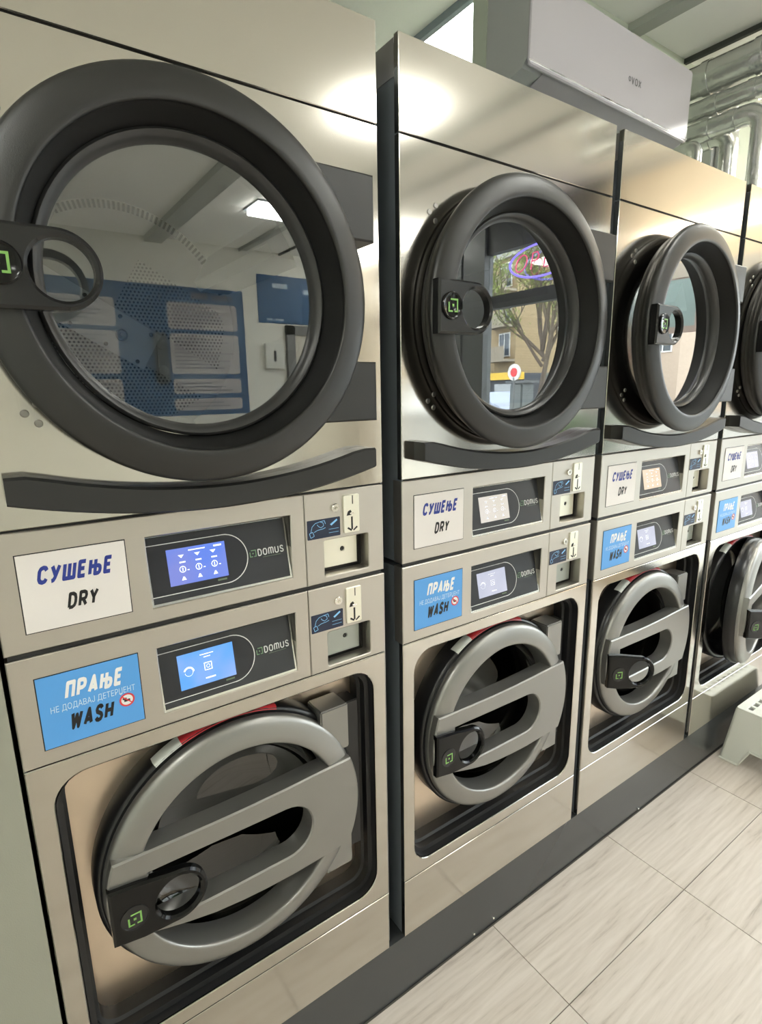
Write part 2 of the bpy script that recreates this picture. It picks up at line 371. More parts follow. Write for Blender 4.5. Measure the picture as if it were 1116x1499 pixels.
# ceiling lights; all after the opposite-wall one are unseen, added to brighten the room
for (cx, cy, lab) in ((1.96, 1.08, 'square ceiling light shining behind the top of the second dryer'), (1.985, -1.79, 'square ceiling light over the aisle'),
                      (2.18, -3.69, 'square ceiling light near the opposite wall, mirrored in the nearest dryer glass'), (-1.2, -1.8, 'unseen square fill light added left of the photographer'),
                      (-1.2, -3.7, 'unseen square fill light added in the far left corner of the room'), (3.5, -4.5, 'unseen square fill light added in the corner between shop window and opposite wall'), (3.5, -3.69, 'unseen square fill light added by the shop window over the far side of the aisle'), (3.58, -.1, 'unseen square light added to brighten the ducts beside the last dryer'), (-.9, -1.0, 'unseen square fill light added above the left end of the machine row'), (3.2, -1.0, 'unseen square fill light added above the open washer and the stool'), (2.1, -.7, 'unseen square light added to brighten the right side, above the third machine')):
    t = empty('ceiling_light', (cx, cy, H), lab, 'light', 'ceiling lights')
    hx_, hy_ = (.19, .17) if cy > 0 else (.155, .135)
    fz = -.03 if cy > 0 else -.012
    dzz = -.02 if cy > 0 else -.05
    one('frame', lambda bm: (box_bm(bm, -hx_ - .025, hx_ + .025, -hy_ - .02, -hy_, fz, 0), box_bm(bm, -hx_ - .025, hx_ + .025, hy_, hy_ + .02, fz, 0), box_bm(bm, -hx_ - .025, -hx_, -hy_, hy_, fz, 0), box_bm(bm, hx_, hx_ + .025, -hy_, hy_, fz, 0)), mat('light_frame', (.25, .30, .33), .4), t)
    one('diffuser', lambda bm: box_bm(bm, -hx_, hx_, -hy_, hy_, dzz, -.002), mat('lamp_diffuser', (.9, .9, .9), .5, emis=(1, 1, .93), es=LAMP), t)
tl = empty('wall_light', (XS, -.95, 2.50), 'long slim wall light on the cream panel above the right window', 'light')
one('housing', lambda bm: box_bm(bm, -.011, 0, -.44, .44, -.03, .03, .006), mat('light_housing', (.6, .6, .6), .4), tl)
one('tube', lambda bm: box_bm(bm, -.052, -.012, -.43, .43, -.036, .036), mat('wall_tube_glow', (.9, .9, .9), .5, emis=(1, .86, .66), es=3.2), tl)

# ------------------------------------------------------------------ machine pieces
W = .6671; DEP = .64
XM = (0., .7159, 1.4153, 2.118)
def logo_square(bm, cx, cz, s, y, th=None, rot=0., place=None):
    """bracket square with a dot: open at the lower left"""
    t = s * .13; th = th or t
    def q(pts):
        vs = []
        for x, z in pts:
            X, Z = cx + x * math.cos(rot) - z * math.sin(rot), cz + x * math.sin(rot) + z * math.cos(rot)
            vs.append(bm.verts.new(place(X, Z) if place else (X, y, Z)))
        bm.faces.new(vs)
    h = s / 2
    q([(-h * .55, h), (h, h), (h, h - th), (-h * .55, h - th)])
    q([(h - th, h - th), (h, h - th), (h, -h), (h - th, -h)])
    q([(h * .25, -h), (h - th, -h), (h - th, -h + th), (h * .25, -h + th)])
    q([(-h, -h), (-h * .1, -h), (-h * .1, -h + th), (-h, -h + th)])
    q([(-h, -h + th), (-h + th, -h + th), (-h + th, h * .45), (-h, h * .45)])
    k = s * .1; q([(-k, -k), (k, -k), (k, k), (-k, k)])
def ringstrip(bm, cx, cz, r0, r1, y, n=24, a0=0, a1=2 * pi, place=None):
    P = lambda x, z: place(x, z) if place else (x, y, z)
    vs = [(bm.verts.new(P(cx + r0 * math.cos(a0 + (a1 - a0) * k / n), cz + r0 * math.sin(a0 + (a1 - a0) * k / n))), bm.verts.new(P(cx + r1 * math.cos(a0 + (a1 - a0) * k / n), cz + r1 * math.sin(a0 + (a1 - a0) * k / n)))) for k in range(n + 1)]
    for a, b in zip(vs, vs[1:]): bm.faces.new((a[0], a[1], b[1], b[0]))
def quad(bm, x0, x1, z0, z1, y=0, place=None):
    P = lambda x, z: place(x, z) if place else (x, y, z)
    bm.faces.new([bm.verts.new(P(*p)) for p in ((x0, z0), (x1, z0), (x1, z1), (x0, z1))])

def build_controls(root, kind, ztop, zbot, scr, dz):
    """kind dry / wash. control strip with sign, display and coin slot. dz shifts the layout up from the washer's"""
    K = kind
    Dz0, Dz1 = .997 + dz, 1.1165 + dz
    disp = [(.207, Dz0), (.457, Dz0), (.459, Dz1), (.206, Dz1)]
    cp = part('control_panel', K + 'cp' , lambda bm: plate_bm(bm, rect(0, .4875, zbot, ztop), [disp], 0, .03, .0015), PANST, root)
    qp = part('coin_panel', K + 'qp', lambda bm: plate_bm(bm, rect(.4885, W, zbot, ztop), [rrect(.527, .630, .984 + dz, 1.057 + dz, .004, 3)], 0, .03, .0015), PANST, root)
    # recessed display, leaning back at its top
    yt, yb = .028, .004; zt, zb = Dz1 - .001, Dz0 + .001
    th = math.atan2(yt - yb, zt - zb)
    def place(x, z, off=0.): # z in panel coordinates (front projection) -> on the tilted plane
        f = (z - zb) / (zt - zb); return (x, yb + (yt - yb) * f - off * math.cos(th), z + off * math.sin(th) * 0)
    def pl_(off): return lambda x, z: place(x, z, off)
    def frame(bm):
        # recess walls
        q = [(.206, zb), (.458, zb), (.458, zt), (.206, zt)]
        vs0 = [bm.verts.new((x, .002, z)) for x, z in q]; vs1 = [bm.verts.new((x, .0325, z)) for x, z in q]
        for i in range(4): bm.faces.new((vs0[i], vs0[(i + 1) % 4], vs1[(i + 1) % 4], vs1[i]))
        bm.faces.new(vs1)
    part('display_recess', K + 'rec', frame, mat('recess_dark_steel', (.10, .095, .09), .35, .6), cp)
    def face(bm):
        ol = loop_offset(rect(.207, .4565, zb, zt - .002), 0); il = rect(.2095, .4535, zb + .004, zt - .006)
        vo = [bm.verts.new(place(x, z, .004)) for x, z in ol]; vi = [bm.verts.new(place(x, z, .004)) for x, z in il]; vd = [bm.verts.new(place(x, z, 0)) for x, z in ol]
        for i in range(4):
            j = (i + 1) % 4; bm.faces.new((vo[i], vo[j], vi[j], vi[i])); bm.faces.new((vo[i], vo[j], vd[j], vd[i]))
    part('display_rim', K + 'rim', face, CHROME, cp)
    part('display_face', K + 'face', lambda bm: quad(bm, .2095, .4535, zb + .004, zt - .006, place=pl_(.0035)), DISPF, cp)
    zc = (zb + zt) / 2 - .002; rr = .041
    def black(bm):
        pts = [(.2095, zc - rr), (.335, zc - rr)] + [(.335 + rr * math.cos(a), zc + rr * math.sin(a)) for a in [-pi / 2 + pi * k / 16 for k in range(1, 16)]] + [(.335, zc + rr), (.2095, zc + rr)]
        bm.faces.new([bm.verts.new(place(x, z, .0042)) for x, z in pts])
    part('display_glass', K + 'dg', black, DISPB, cp)
    def arc(bm):
        ringstrip(bm, .335, zc, rr, rr + .0016, 0, 20, -pi / 2, pi / 2, pl_(.0045))
        quad(bm, .2095, .335, zc + rr, zc + rr + .0013, place=pl_(.0045)); quad(bm, .2095, .335, zc - rr - .0013, zc - rr, place=pl_(.0045))
    part('display_outline', K + 'arc', arc, LINE, cp)
    sx0, sx1, sz0, sz1 = (.239, .338, zc - .029, zc + .031)
    part('screen', K + 'scr', lambda bm: quad(bm, sx0, sx1, sz0, sz1, place=pl_(.0048)), scr, cp)
    icol = mat('screen_icons_white', (.8, .85, .9), .4, emis=(.8, .9, 1), es=.32) if scr.name.startswith('lit') else mat('screen_icons_faint', (.62, .63, .70), .4, emis=(.62, .63, .70), es=.28)
    def icons(bm):
        P = pl_(.0052)
        if K == 'dry':
            for cx in (.262, .289, .316):
                ringstrip(bm, cx, zc - .004, .0042, .0056, 0, 14, place=P); quad(bm, cx - .0008, cx + .0008, zc - .007, zc - .001, place=P)
                bm.faces.new([bm.verts.new(P(cx + a, zc + b)) for a, b in ((-.005, .020), (.005, .020), (0, .0145))])
                bm.faces.new([bm.verts.new(P(cx + a, zc + b)) for a, b in ((-.004, -.022), (.004, -.022), (.001, -.016), (-.001, -.016))])
                quad(bm, cx - .004, cx + .006, zc + .0065, zc + .009, place=P); quad(bm, cx + .0075, cx + .011, zc - .007, zc - .0055, place=P)
            quad(bm, .275, .303, zc + .0245, zc + .0265, place=P); quad(bm, .318, .332, zc + .0245, zc + .0275, place=P)
        else:
            ringstrip(bm, .256, zc - .001, .0065, .0095, 0, 16, 0, pi * .9, place=P); ringstrip(bm, .256, zc - .001, .0065, .0072, 0, 16, pi, 2 * pi, place=P)
            ringstrip(bm, .290, zc + .001, .0025, .0035, 0, 12, place=P)
            for a in ((.283, .297, .0065, .008), (.283, .297, -.006, -.0045), (.283, .2845, -.0045, .0065), (.2955, .297, -.0045, .0065)):
                quad(bm, a[0], a[1], zc + a[2], zc + a[3], place=P)
            quad(bm, .278, .302, zc + .022, zc + .0236, place=P); quad(bm, .284, .296, zc + .017, zc + .0188, place=P); quad(bm, .283, .301, zc - .0205, zc - .018, place=P)
    part('screen_icons', K + 'ic', icons, icol, cp)
    part('brand_lettering', K + 'br', lambda bm: letters(bm, 'DOMUS', .396, .447, zc - .0065, zc + .0065, 0, 0, .19, place=pl_(.0048)), LINE, cp)
    part('brand_emblem', K + 'be', lambda bm: logo_square(bm, .387, zc, .0125, 0, place=pl_(.0048)), DGREEN, cp)
    part('small_print', K + 'sp', lambda bm: (quad(bm, .405, .440, zc - .0095, zc - .0088, place=pl_(.0048)), quad(bm, .318, .334, sz0 - .006, sz0 - .003, place=pl_(.0048))), mat('dim_green_print', (.16, .22, .14), .5), cp)
    # sign
    sg = rect(.032, .175, 1.001 + dz, 1.118 + dz)
    if K == 'dry':
        s = part('sign_plate', 'signd', lambda bm: plate_bm(bm, sg, (), -.0016, .0, .0005), SIGNW, root)
        part('sign_lettering', 'sl1', lambda bm: letters(bm, 'СУШЕЊЕ', .053, .158, 1.071 + dz, 1.099 + dz, -.0019, .2, .29, gap=.16), NAVY, s)
        part('sign_lettering', 'sl2', lambda bm: letters(bm, 'DRY', .087, .133, 1.026 + dz, 1.052 + dz, -.0019, .2, .27, gap=.16), INK, s)
    else:
        s = part('sign_plate', 'signw', lambda bm: plate_bm(bm, sg, (), -.0016, .0, .0005), SIGNB, root)
        part('sign_lettering', 'wl1', lambda bm: letters(bm, 'ПРАЊЕ', .066, .153, 1.0735, 1.1035, -.0019, .2, .29, gap=.16), WHITE, s)
        part('sign_lettering', 'wl2', lambda bm: text_me('НЕ ДОДАВАЈ ДЕТЕРЏЕНТ', .046, .166, 1.0555, 1.0680, -.0019, .05, 0), mat('pale_blue_print', (.62, .8, .95), .4), s)
        part('sign_lettering', 'wl3', lambda bm: letters(bm, 'WASH', .067, .134, 1.0215, 1.0515, -.0019, .2, .29, gap=.16), INK, s)
        part('prohibition_mark', 'wl4', lambda bm: ringstrip(bm, .152, 1.0445, 0, .0108, -.0019, 24), WHITE, s)
        def pro(bm):
            ringstrip(bm, .152, 1.0445, .0088, .0115, -.0021, 28)
            c, s_ = math.cos(pi / 4), math.sin(pi / 4)
            bm.faces.new([bm.verts.new((.152 + a * c + b * s_, -.0022, 1.0445 - a * s_ + b * c)) for a, b in ((-.009, -.0009), (.009, -.0009), (.009, .0009), (-.009, .0009))])
        part('prohibition_mark', 'wl5', pro, RED, s)
        part('prohibition_mark', 'wl6', lambda bm: (quad(bm, .1475, .1565, 1.0415, 1.0455, -.0020), quad(bm, .1455, .1515, 1.0455, 1.0485, -.0020)), INK, s)
    part('sign_border', 'sb' + K, lambda bm: (quad(bm, .0305, .1765, .9995 + dz, 1.1195 + dz, -.0002)), INK, s)
    # coin hardware
    part('lock', 'lk' + K, lambda bm: (lathe_bm(bm, [(.0085, .002), (.0085, -.004), (.0075, -.005), (.0035, -.005), (.0032, -.002), (0, -.002)], .553, 1.119 + dz, 24), box_bm(bm, .5525, .5535, -.0054, -.002, 1.116 + dz, 1.122 + dz)), CHROME, qp, 40)
    sp = part('coin_slot_plate', 'sp_' + K, lambda bm: plate_bm(bm, rrect(.571, .607, 1.065 + dz, 1.141 + dz, .003, 3), (), -.004, 0, .001), CREAM, qp)
    def slots(bm):
        quad(bm, .5905, .5925, 1.122 + dz, 1.139 + dz, -.0043)
        quad(bm, .587, .591, 1.071 + dz, 1.097 + dz, -.0043)
        bm.faces.new([bm.verts.new((x, -.0043, z + dz)) for x, z in ((.577, 1.100), (.588, 1.1005), (.590, 1.105), (.586, 1.111), (.580, 1.108))])
        bm.faces.new([bm.verts.new((x, -.0043, z + dz)) for x, z in ((.578, 1.074), (.587, 1.068), (.589, 1.071), (.580, 1.077))])
        bm.faces.new([bm.verts.new((x, -.0043, z + dz)) for x, z in ((.600, 1.077), (.591, 1.070), (.593, 1.068), (.602, 1.074))])
    part('coin_slot_openings', 'so' + K, slots, INK, qp)
    part('coin_lever', 'cl' + K, lambda bm: box_bm(bm, .582, .592, -.010, -.004, 1.103 + dz, 1.1065 + dz, .001), CHROME, qp)
    part('coin_sticker', 'st' + K, lambda bm: plate_bm(bm, rrect(.492, .564, 1.063 + dz, 1.1005 + dz, .0015, 2), (), -.0008, 0, .0002), STKB, qp)
    def hand(bm):
        y = -.0011; o = 1.063 + dz
        def ln(pts, w=.0011):
            for (x0, z0), (x1, z1) in zip(pts, pts[1:]):
                d = Vector((x1 - x0, z1 - z0)); d.normalize(); nx, nz = -d.y * w / 2, d.x * w / 2
                bm.faces.new([bm.verts.new((a, y, b + o)) for a, b in ((x0 + nx, z0 + nz), (x1 + nx, z1 + nz), (x1 - nx, z1 - nz), (x0 - nx, z0 - nz))])
        ln([(.496, .013), (.4985, .004), (.506, .0065), (.503, .015), (.496, .013)])
        ln([(.499, .0145), (.502, .025), (.509, .031), (.519, .033), (.526, .030), (.527, .024), (.521, .021), (.516, .024), (.513, .028)])
        ln([(.506, .014), (.513, .017), (.524, .018), (.531, .020)]); ln([(.519, .033), (.529, .034), (.531, .027)])
    part('hand_picture', 'hd' + K, hand, SKYB, qp)
    part('coin_picture', 'cpi' + K, lambda bm: (bm.faces.new([bm.verts.new((x, -.0011, z + 1.063 + dz)) for x, z in ((.541, .025), (.544, .022), (.558, .031), (.556, .034))]), quad(bm, .538, .560, 1.078 + dz, 1.0788 + dz, -.0011), quad(bm, .538, .560, 1.071 + dz, 1.0718 + dz, -.0011)), SKYB, qp)
    def crec(bm):
        q = rect(.5265, .6305, .9835 + dz, 1.0575 + dz)
        a = [bm.verts.new((x, .002, z)) for x, z in q]; b = [bm.verts.new((x, .040, z)) for x, z in q]
        for i in range(4): bm.faces.new((a[i], a[(i + 1) % 4], b[(i + 1) % 4], b[i]))
        bm.faces.new(b)
    part('coin_return_recess', 'cr' + K, crec, mat('recess_dark_steel', (.10, .095, .09), .35, .6), qp)
    part('coin_return_plate', 'crp' + K, lambda bm: plate_bm(bm, [(.5275, .992 + dz), (.618, .992 + dz), (.618, 1.056 + dz), (.5275, 1.056 + dz)], [circ(.583, 1.026 + dz, .005, 16)], .026, .030, .001), CREAM if K == 'dry' else mat('aged_zinc_plate', (.42, .45, .42), .4, .85), qp)
    part('coin_return_screw', 'crs' + K, lambda bm: lathe_bm(bm, [(.0048, .0275), (.0035, .0265), (.001, .0275), (0, .0275)], .583, 1.026 + dz, 16), BLACK, qp)
    return cp

def screw_set(root, pts):
    for x, z in pts:
        part('screw', 'scr%.3f%.3f' % (x, z), lambda bm: lathe_bm(bm, [(0, -.002), (.0045, -.002), (.0055, -.0005), (.0055, .001)], x, z, 14), mat('screw_metal', (.35, .34, .32), .3, 1.), root, 30)

CX, CZ = .314, 1.678
def build_dryer(i, label, scr, door_deg=0.):
    x = XM[i]
    root = empty('tumble_dryer', (x, 0, 1.158), label, 'dryer', 'dryers stacked on the washers')
    R = bpy.data.objects.new('pivot', None)
    # geometry below is written in machine coordinates; root is shifted back through the part offset
    zo = -1.158
    parts = []
    def add(o): parts.append(o); return o
    add(part('cabinet', 'd_cab', lambda bm: (box_bm(bm, .001, W - .001, .012, .02, 1.3445, 2.146) if 0 else None, cab(bm)), SIDE, root))
    add(part('header_panel', 'd_head', lambda bm: (plate_bm(bm, rect(0, W, 1.9915, 2.15), (), 0, .014, .0012)), STEEL, root))
    add(part('front_panel', 'd_front', lambda bm: plate_bm(bm, rect(0, W, 1.3455, 1.9885), [circ(CX + .004, CZ + .008, .222, 72)], 0, .014, .0012), STEEL, root))
    part('panel_seam', 'd_gap1', lambda bm: box_bm(bm, .002, W - .002, .005, .013, 1.9886, 1.9914), RUBBER, root)
    part('panel_seam', 'd_gap2', lambda bm: box_bm(bm, .002, W - .002, .005, .013, 1.3425, 1.3454), RUBBER, root)
    build_controls(root, 'dry', 1.342, 1.162, scr, .190)
    # drum
    dm = part('drum', 'd_drum', lambda bm: lathe_bm(bm, [(.222, .004), (.222, .07), (.265, .072), (.268, .08), (.268, .55)], CX + .004, CZ + .008, 72), DRUMST, root, 40)
    part('drum_back', 'd_dback', lambda bm: lathe_bm(bm, [(.268, .549), (0, .549)], CX + .004, CZ + .008, 48), DRUMST, dm)
    part('drum_seal_slots', 'd_slots', drum_slots, INK, dm)
    def rib(bm):
        for k in range(3):
            a = .5 + k * 2 * pi / 3
            c, s = math.cos(a), math.sin(a)
            vs = []
            for y in (.10, .53):
                for r, t in ((.267, .05), (.20, .012), (.20, -.012), (.267, -.05)):
                    vs.append(bm.verts.new((CX + .004 + r * c - t * s, y, CZ + .008 + r * s + t * c)))
            for a_, b_ in ((0, 1), (1, 2), (2, 3)): bm.faces.new((vs[a_], vs[b_], vs[b_ + 4], vs[a_ + 4]))
            bm.faces.new(vs[:4]); bm.faces.new(vs[4:])
    part('drum_lifter', 'd_rib', rib, DRUMST, dm)
    ca, sa = math.cos(-.54), math.sin(-.54)
    BX, BZ = .311, 1.663
    def clip(pts, y):
        out = []
        for p, q in pts:
            X, Z = BX + p * ca - q * sa, BZ + p * sa + q * ca
            dx, dz_ = X - (CX + .004), Z - (CZ + .008); rr_ = math.hypot(dx, dz_)
            if rr_ > .240: X, Z = CX + .004 + dx * .240 / rr_, CZ + .008 + dz_ * .240 / rr_
            out.append((X, y, Z))
        return out
    def strip(p0, p1, q0, q1, y):
        n = 14
        return clip([(p0 + (p1 - p0) * k / n, q0) for k in range(n + 1)] + [(p1 - (p1 - p0) * k / n, q1) for k in range(n + 1)], y)
    for k, (p0, p1, q0, q1) in enumerate(((-.04, .26, .050, .175), (-.3, .3, -.30, -.050))):
        part('perforated_panel', 'd_perf%d' % k, lambda bm: bm.faces.new([bm.verts.new(v) for v in strip(p0, p1, q0, q1, .544)]), PERF, dm)
    part('drum_back_plate', 'd_bar', lambda bm: bm.faces.new([bm.verts.new(v) for v in strip(-.25, .075, -.046, .046, .538)]), mat('plain_drum_plate', (.85, .86, .88), .35, .7), dm)
    def riv(bm):
        for a in (-.10, -.02, .055):
            for b in (-.036, .036):
                lathe_bm(bm, [(0, .532), (.004, .533), (.005, .538)], BX + a * ca - b * sa, BZ + a * sa + b * ca, 10)
    part('drum_rivet', 'd_riv', riv, mat('rivet_metal', (.2, .2, .2), .3, .9), dm, 30)
    part('drum_hub', 'd_hub', lambda bm: (lathe_bm(bm, [(0, .530), (.004, .530), (.005, .533), (.010, .533), (.011, .531), (.013, .531), (.014, .536)], BX, BZ, 20)), mat('hub_metal', (.5, .5, .5), .3, .9), dm, 30)
    part('top_cap', 'd_cap', lambda bm: box_bm(bm, .0002, .0014, .015, .40, 2.085, 2.146), mat('galvanised_edge', (.45, .43, .42), .35, .8), root)
    # hinges
    for z0, z1, k in ((1.78, 1.887, 'a'), (1.474, 1.579, 'b')):
        hp_ = [(.506, z1), (.532, z0), (.6235, z0), (.6235, z1)] if k == 'a' else [(.532, z1), (.506, z0), (.6235, z0), (.6235, z1)]
        part('hinge', 'd_h' + k, lambda bm: plate_bm(bm, hp_, (), -.049, -.0005, .003), CHAR, root)
    # curved bumper bar under the door
    def bumper(bm):
        n = 24; rows = []
        for k in range(n + 1):
            t = k / n; X = .033 + (.628 - .033) * t
            if t < .05: zt = 1.423
            elif t > .95: zt = 1.4215
            else:
                u = (t - .5) / .45; zt = 1.384 + .039 * u * u
            u = (t - .5) / .5; zb = 1.345 + .040 * u * u
            rows.append((X, zt, zb))
        f = []
        for X, zt, zb in rows:
            f.append([bm.verts.new(p) for p in ((X, 0, zb), (X, -.033, zb), (X, -.036, zb + .003), (X, -.036, zt - .004), (X, -.032, zt), (X, 0, zt))])
        for a, b in zip(f, f[1:]):
            for q in range(5): bm.faces.new((a[q], a[q + 1], b[q + 1], b[q]))
        bm.faces.new(f[0]); bm.faces.new(f[-1])
    part('bumper_bar', 'd_bump', bumper, mat('bumper_black', (.02, .02, .02), .3), root, 30)
    screw_set(root, [(.072, 1.866), (.088, 1.880), (.088, 1.852), (.070, 1.505), (.086, 1.518), (.085, 1.491)])
    # door, hung at its right edge
    def dshell(bm):
        lathe_bm(bm, [(.258, -.001), (.262, -.006), (.262, -.016), (.270, -.018), (.273, -.030), (.280, -.034), (.2835, -.042), (.2842, -.0500), (.2825, -.0545), (.2785, -.0580), (.270, -.0615), (.258, -.0650), (.246, -.0672), (.2385, -.0678), (.2362, -.0668), (.235, -.0645), (.2342, -.060), (.231, -.054), (.219, -.020), (.2165, .003)], CX, CZ, 128)
    hx = .62
    door = part('door', 'd_door', dshell, CHAR, root, 60)
    part('door_gasket', 'd_gas', lambda bm: lathe_bm(bm, [(.2165, -.0025), (.250, -.0015), (.262, -.0015), (.2665, -.006), (.2665, -.016), (.262, -.018)], CX, CZ, 96), RUBBER, door, 60)
    part('door_inner_cone', 'd_cone', lambda bm: lathe_bm(bm, [(.2346, -.0640), (.2338, -.0595), (.2300, -.054), (.2165, -.0205)], CX, CZ, 96), mat('matt_black_cone', (.006, .006, .006), .55, spec=.25), door, 60)
    part('glass_bezel', 'd_bez', lambda bm: lathe_bm(bm, [(.2175, -.021), (.216, -.024), (.2125, -.0255), (.206, -.022), (.200, -.010), (.200, -.002), (.204, .002), (.214, -.004)], CX + .0005, CZ + .002, 96), CHARI, door, 50)
    part('door_glass', 'd_glass', lambda bm: lathe_bm(bm, [(0, -.0065), (.2008, -.0065)], CX + .001, CZ + .003, 96), DGLASS, door)
    def latch(bm):
        cx, cz, r = .127, 1.682, .049
        out = [(.031, 1.632)] + [(cx + r * math.cos(a), cz + r * math.sin(a)) for a in [-pi / 2 + .0 + pi * k / 24 for k in range(25)]] + [(.031, 1.731)]
        plate_bm(bm, out, [circ(.1295, 1.682, .0375, 40)], -.080, -.060, .004)
    lt = part('latch_handle', 'd_latch', latch, mat('satin_black_plastic', (.016, .016, .016), .22), door, 40)
    part('latch_badge', 'd_badge', lambda bm: lathe_bm(bm, [(.0255, -.079), (.0255, -.083), (.0235, -.085), (.0205, -.0835), (0, -.0825)], .0615, 1.683, 36), GLOSSB, door, 40)
    part('badge_emblem', 'd_embl', lambda bm: logo_square(bm, .0615, 1.683, .0245, -.0842), GREEN, door)
    for o in root.children_recursive:
        if o.parent == root: o.location = (0, 0, zo)
    if door_deg:
        t = math.radians(door_deg)
        M = Matrix.Translation((hx, 0, zo)) @ Matrix.Rotation(t, 4, 'Z') @ Matrix.Translation((-hx, 0, 0))
        door.matrix_basis = M
    bpy.data.objects.remove(R)
    return root
def drum_slots(bm):
    for k in range(58):
        a = math.radians(20 + 130 * k / 57)
        vs = []
        for r, t in ((.247, -.0026), (.247, .0026), (.264, .0026), (.264, -.0026)): vs.append(bm.verts.new((CX + .004 + r * math.cos(a) - t * math.sin(a), .543, CZ + .008 + r * math.sin(a) + t * math.cos(a))))
        bm.faces.new(vs)
def cab(bm):
    box_bm(bm, .0015, .004, .002, DEP, 1.1625, 2.138); box_bm(bm, W - .004, W - .0015, .002, DEP, 1.1625, 2.138)
    box_bm(bm, .004, W - .004, DEP - .003, DEP, 1.1625, 2.138); box_bm(bm, .004, W - .004, .012, DEP, 2.135, 2.138)
    box_bm(bm, .004, W - .004, .045, DEP, 1.1625, 1.165)
    box_bm(bm, .004, W - .004, .045, DEP, 1.338, 1.341)
def perf_mat():
    mt, nt, b = newmat('perforated_drum_steel')
    b.inputs['Metallic'].default_value = .85; b.inputs['Roughness'].default_value = .38
    tc = nt.nodes.new('ShaderNodeTexCoord'); sp = nt.nodes.new('ShaderNodeSeparateXYZ'); nt.links.new(tc.outputs['Object'], sp.inputs[0])
    # hexagonal grid of round holes in x-z
    def M(op, a, b_=None, c=None):
        n = nt.nodes.new('ShaderNodeMath'); n.operation = op
        for k, v in enumerate((a, b_, c)):
            if v is None: continue
            if isinstance(v, (int, float)): n.inputs[k].default_value = v
            else: nt.links.new(v, n.inputs[k])
        return n.outputs[0]
    P = .009
    def grid(ox, oz):
        fx = M('SUBTRACT', M('FRACT', M('ADD', M('DIVIDE', sp.outputs['X'], P), ox + 100)), .5)
        fz = M('MULTIPLY', M('SUBTRACT', M('FRACT', M('ADD', M('DIVIDE', sp.outputs['Z'], P * 1.732), oz + 100)), .5), 1.732)
        return M('ADD', M('MULTIPLY', fx, fx), M('MULTIPLY', fz, fz))
    d = M('MINIMUM', grid(0, 0), grid(.5, .5))
    hole = M('LESS_THAN', d, .075)
    mx = nt.nodes.new('ShaderNodeMixRGB'); mx.inputs[1].default_value = (.62, .62, .60, 1); mx.inputs[2].default_value = (.02, .02, .02, 1)
    nt.links.new(hole, mx.inputs[0]); nt.links.new(mx.outputs[0], b.inputs['Base Color'])
    return mt
PERF = perf_mat()

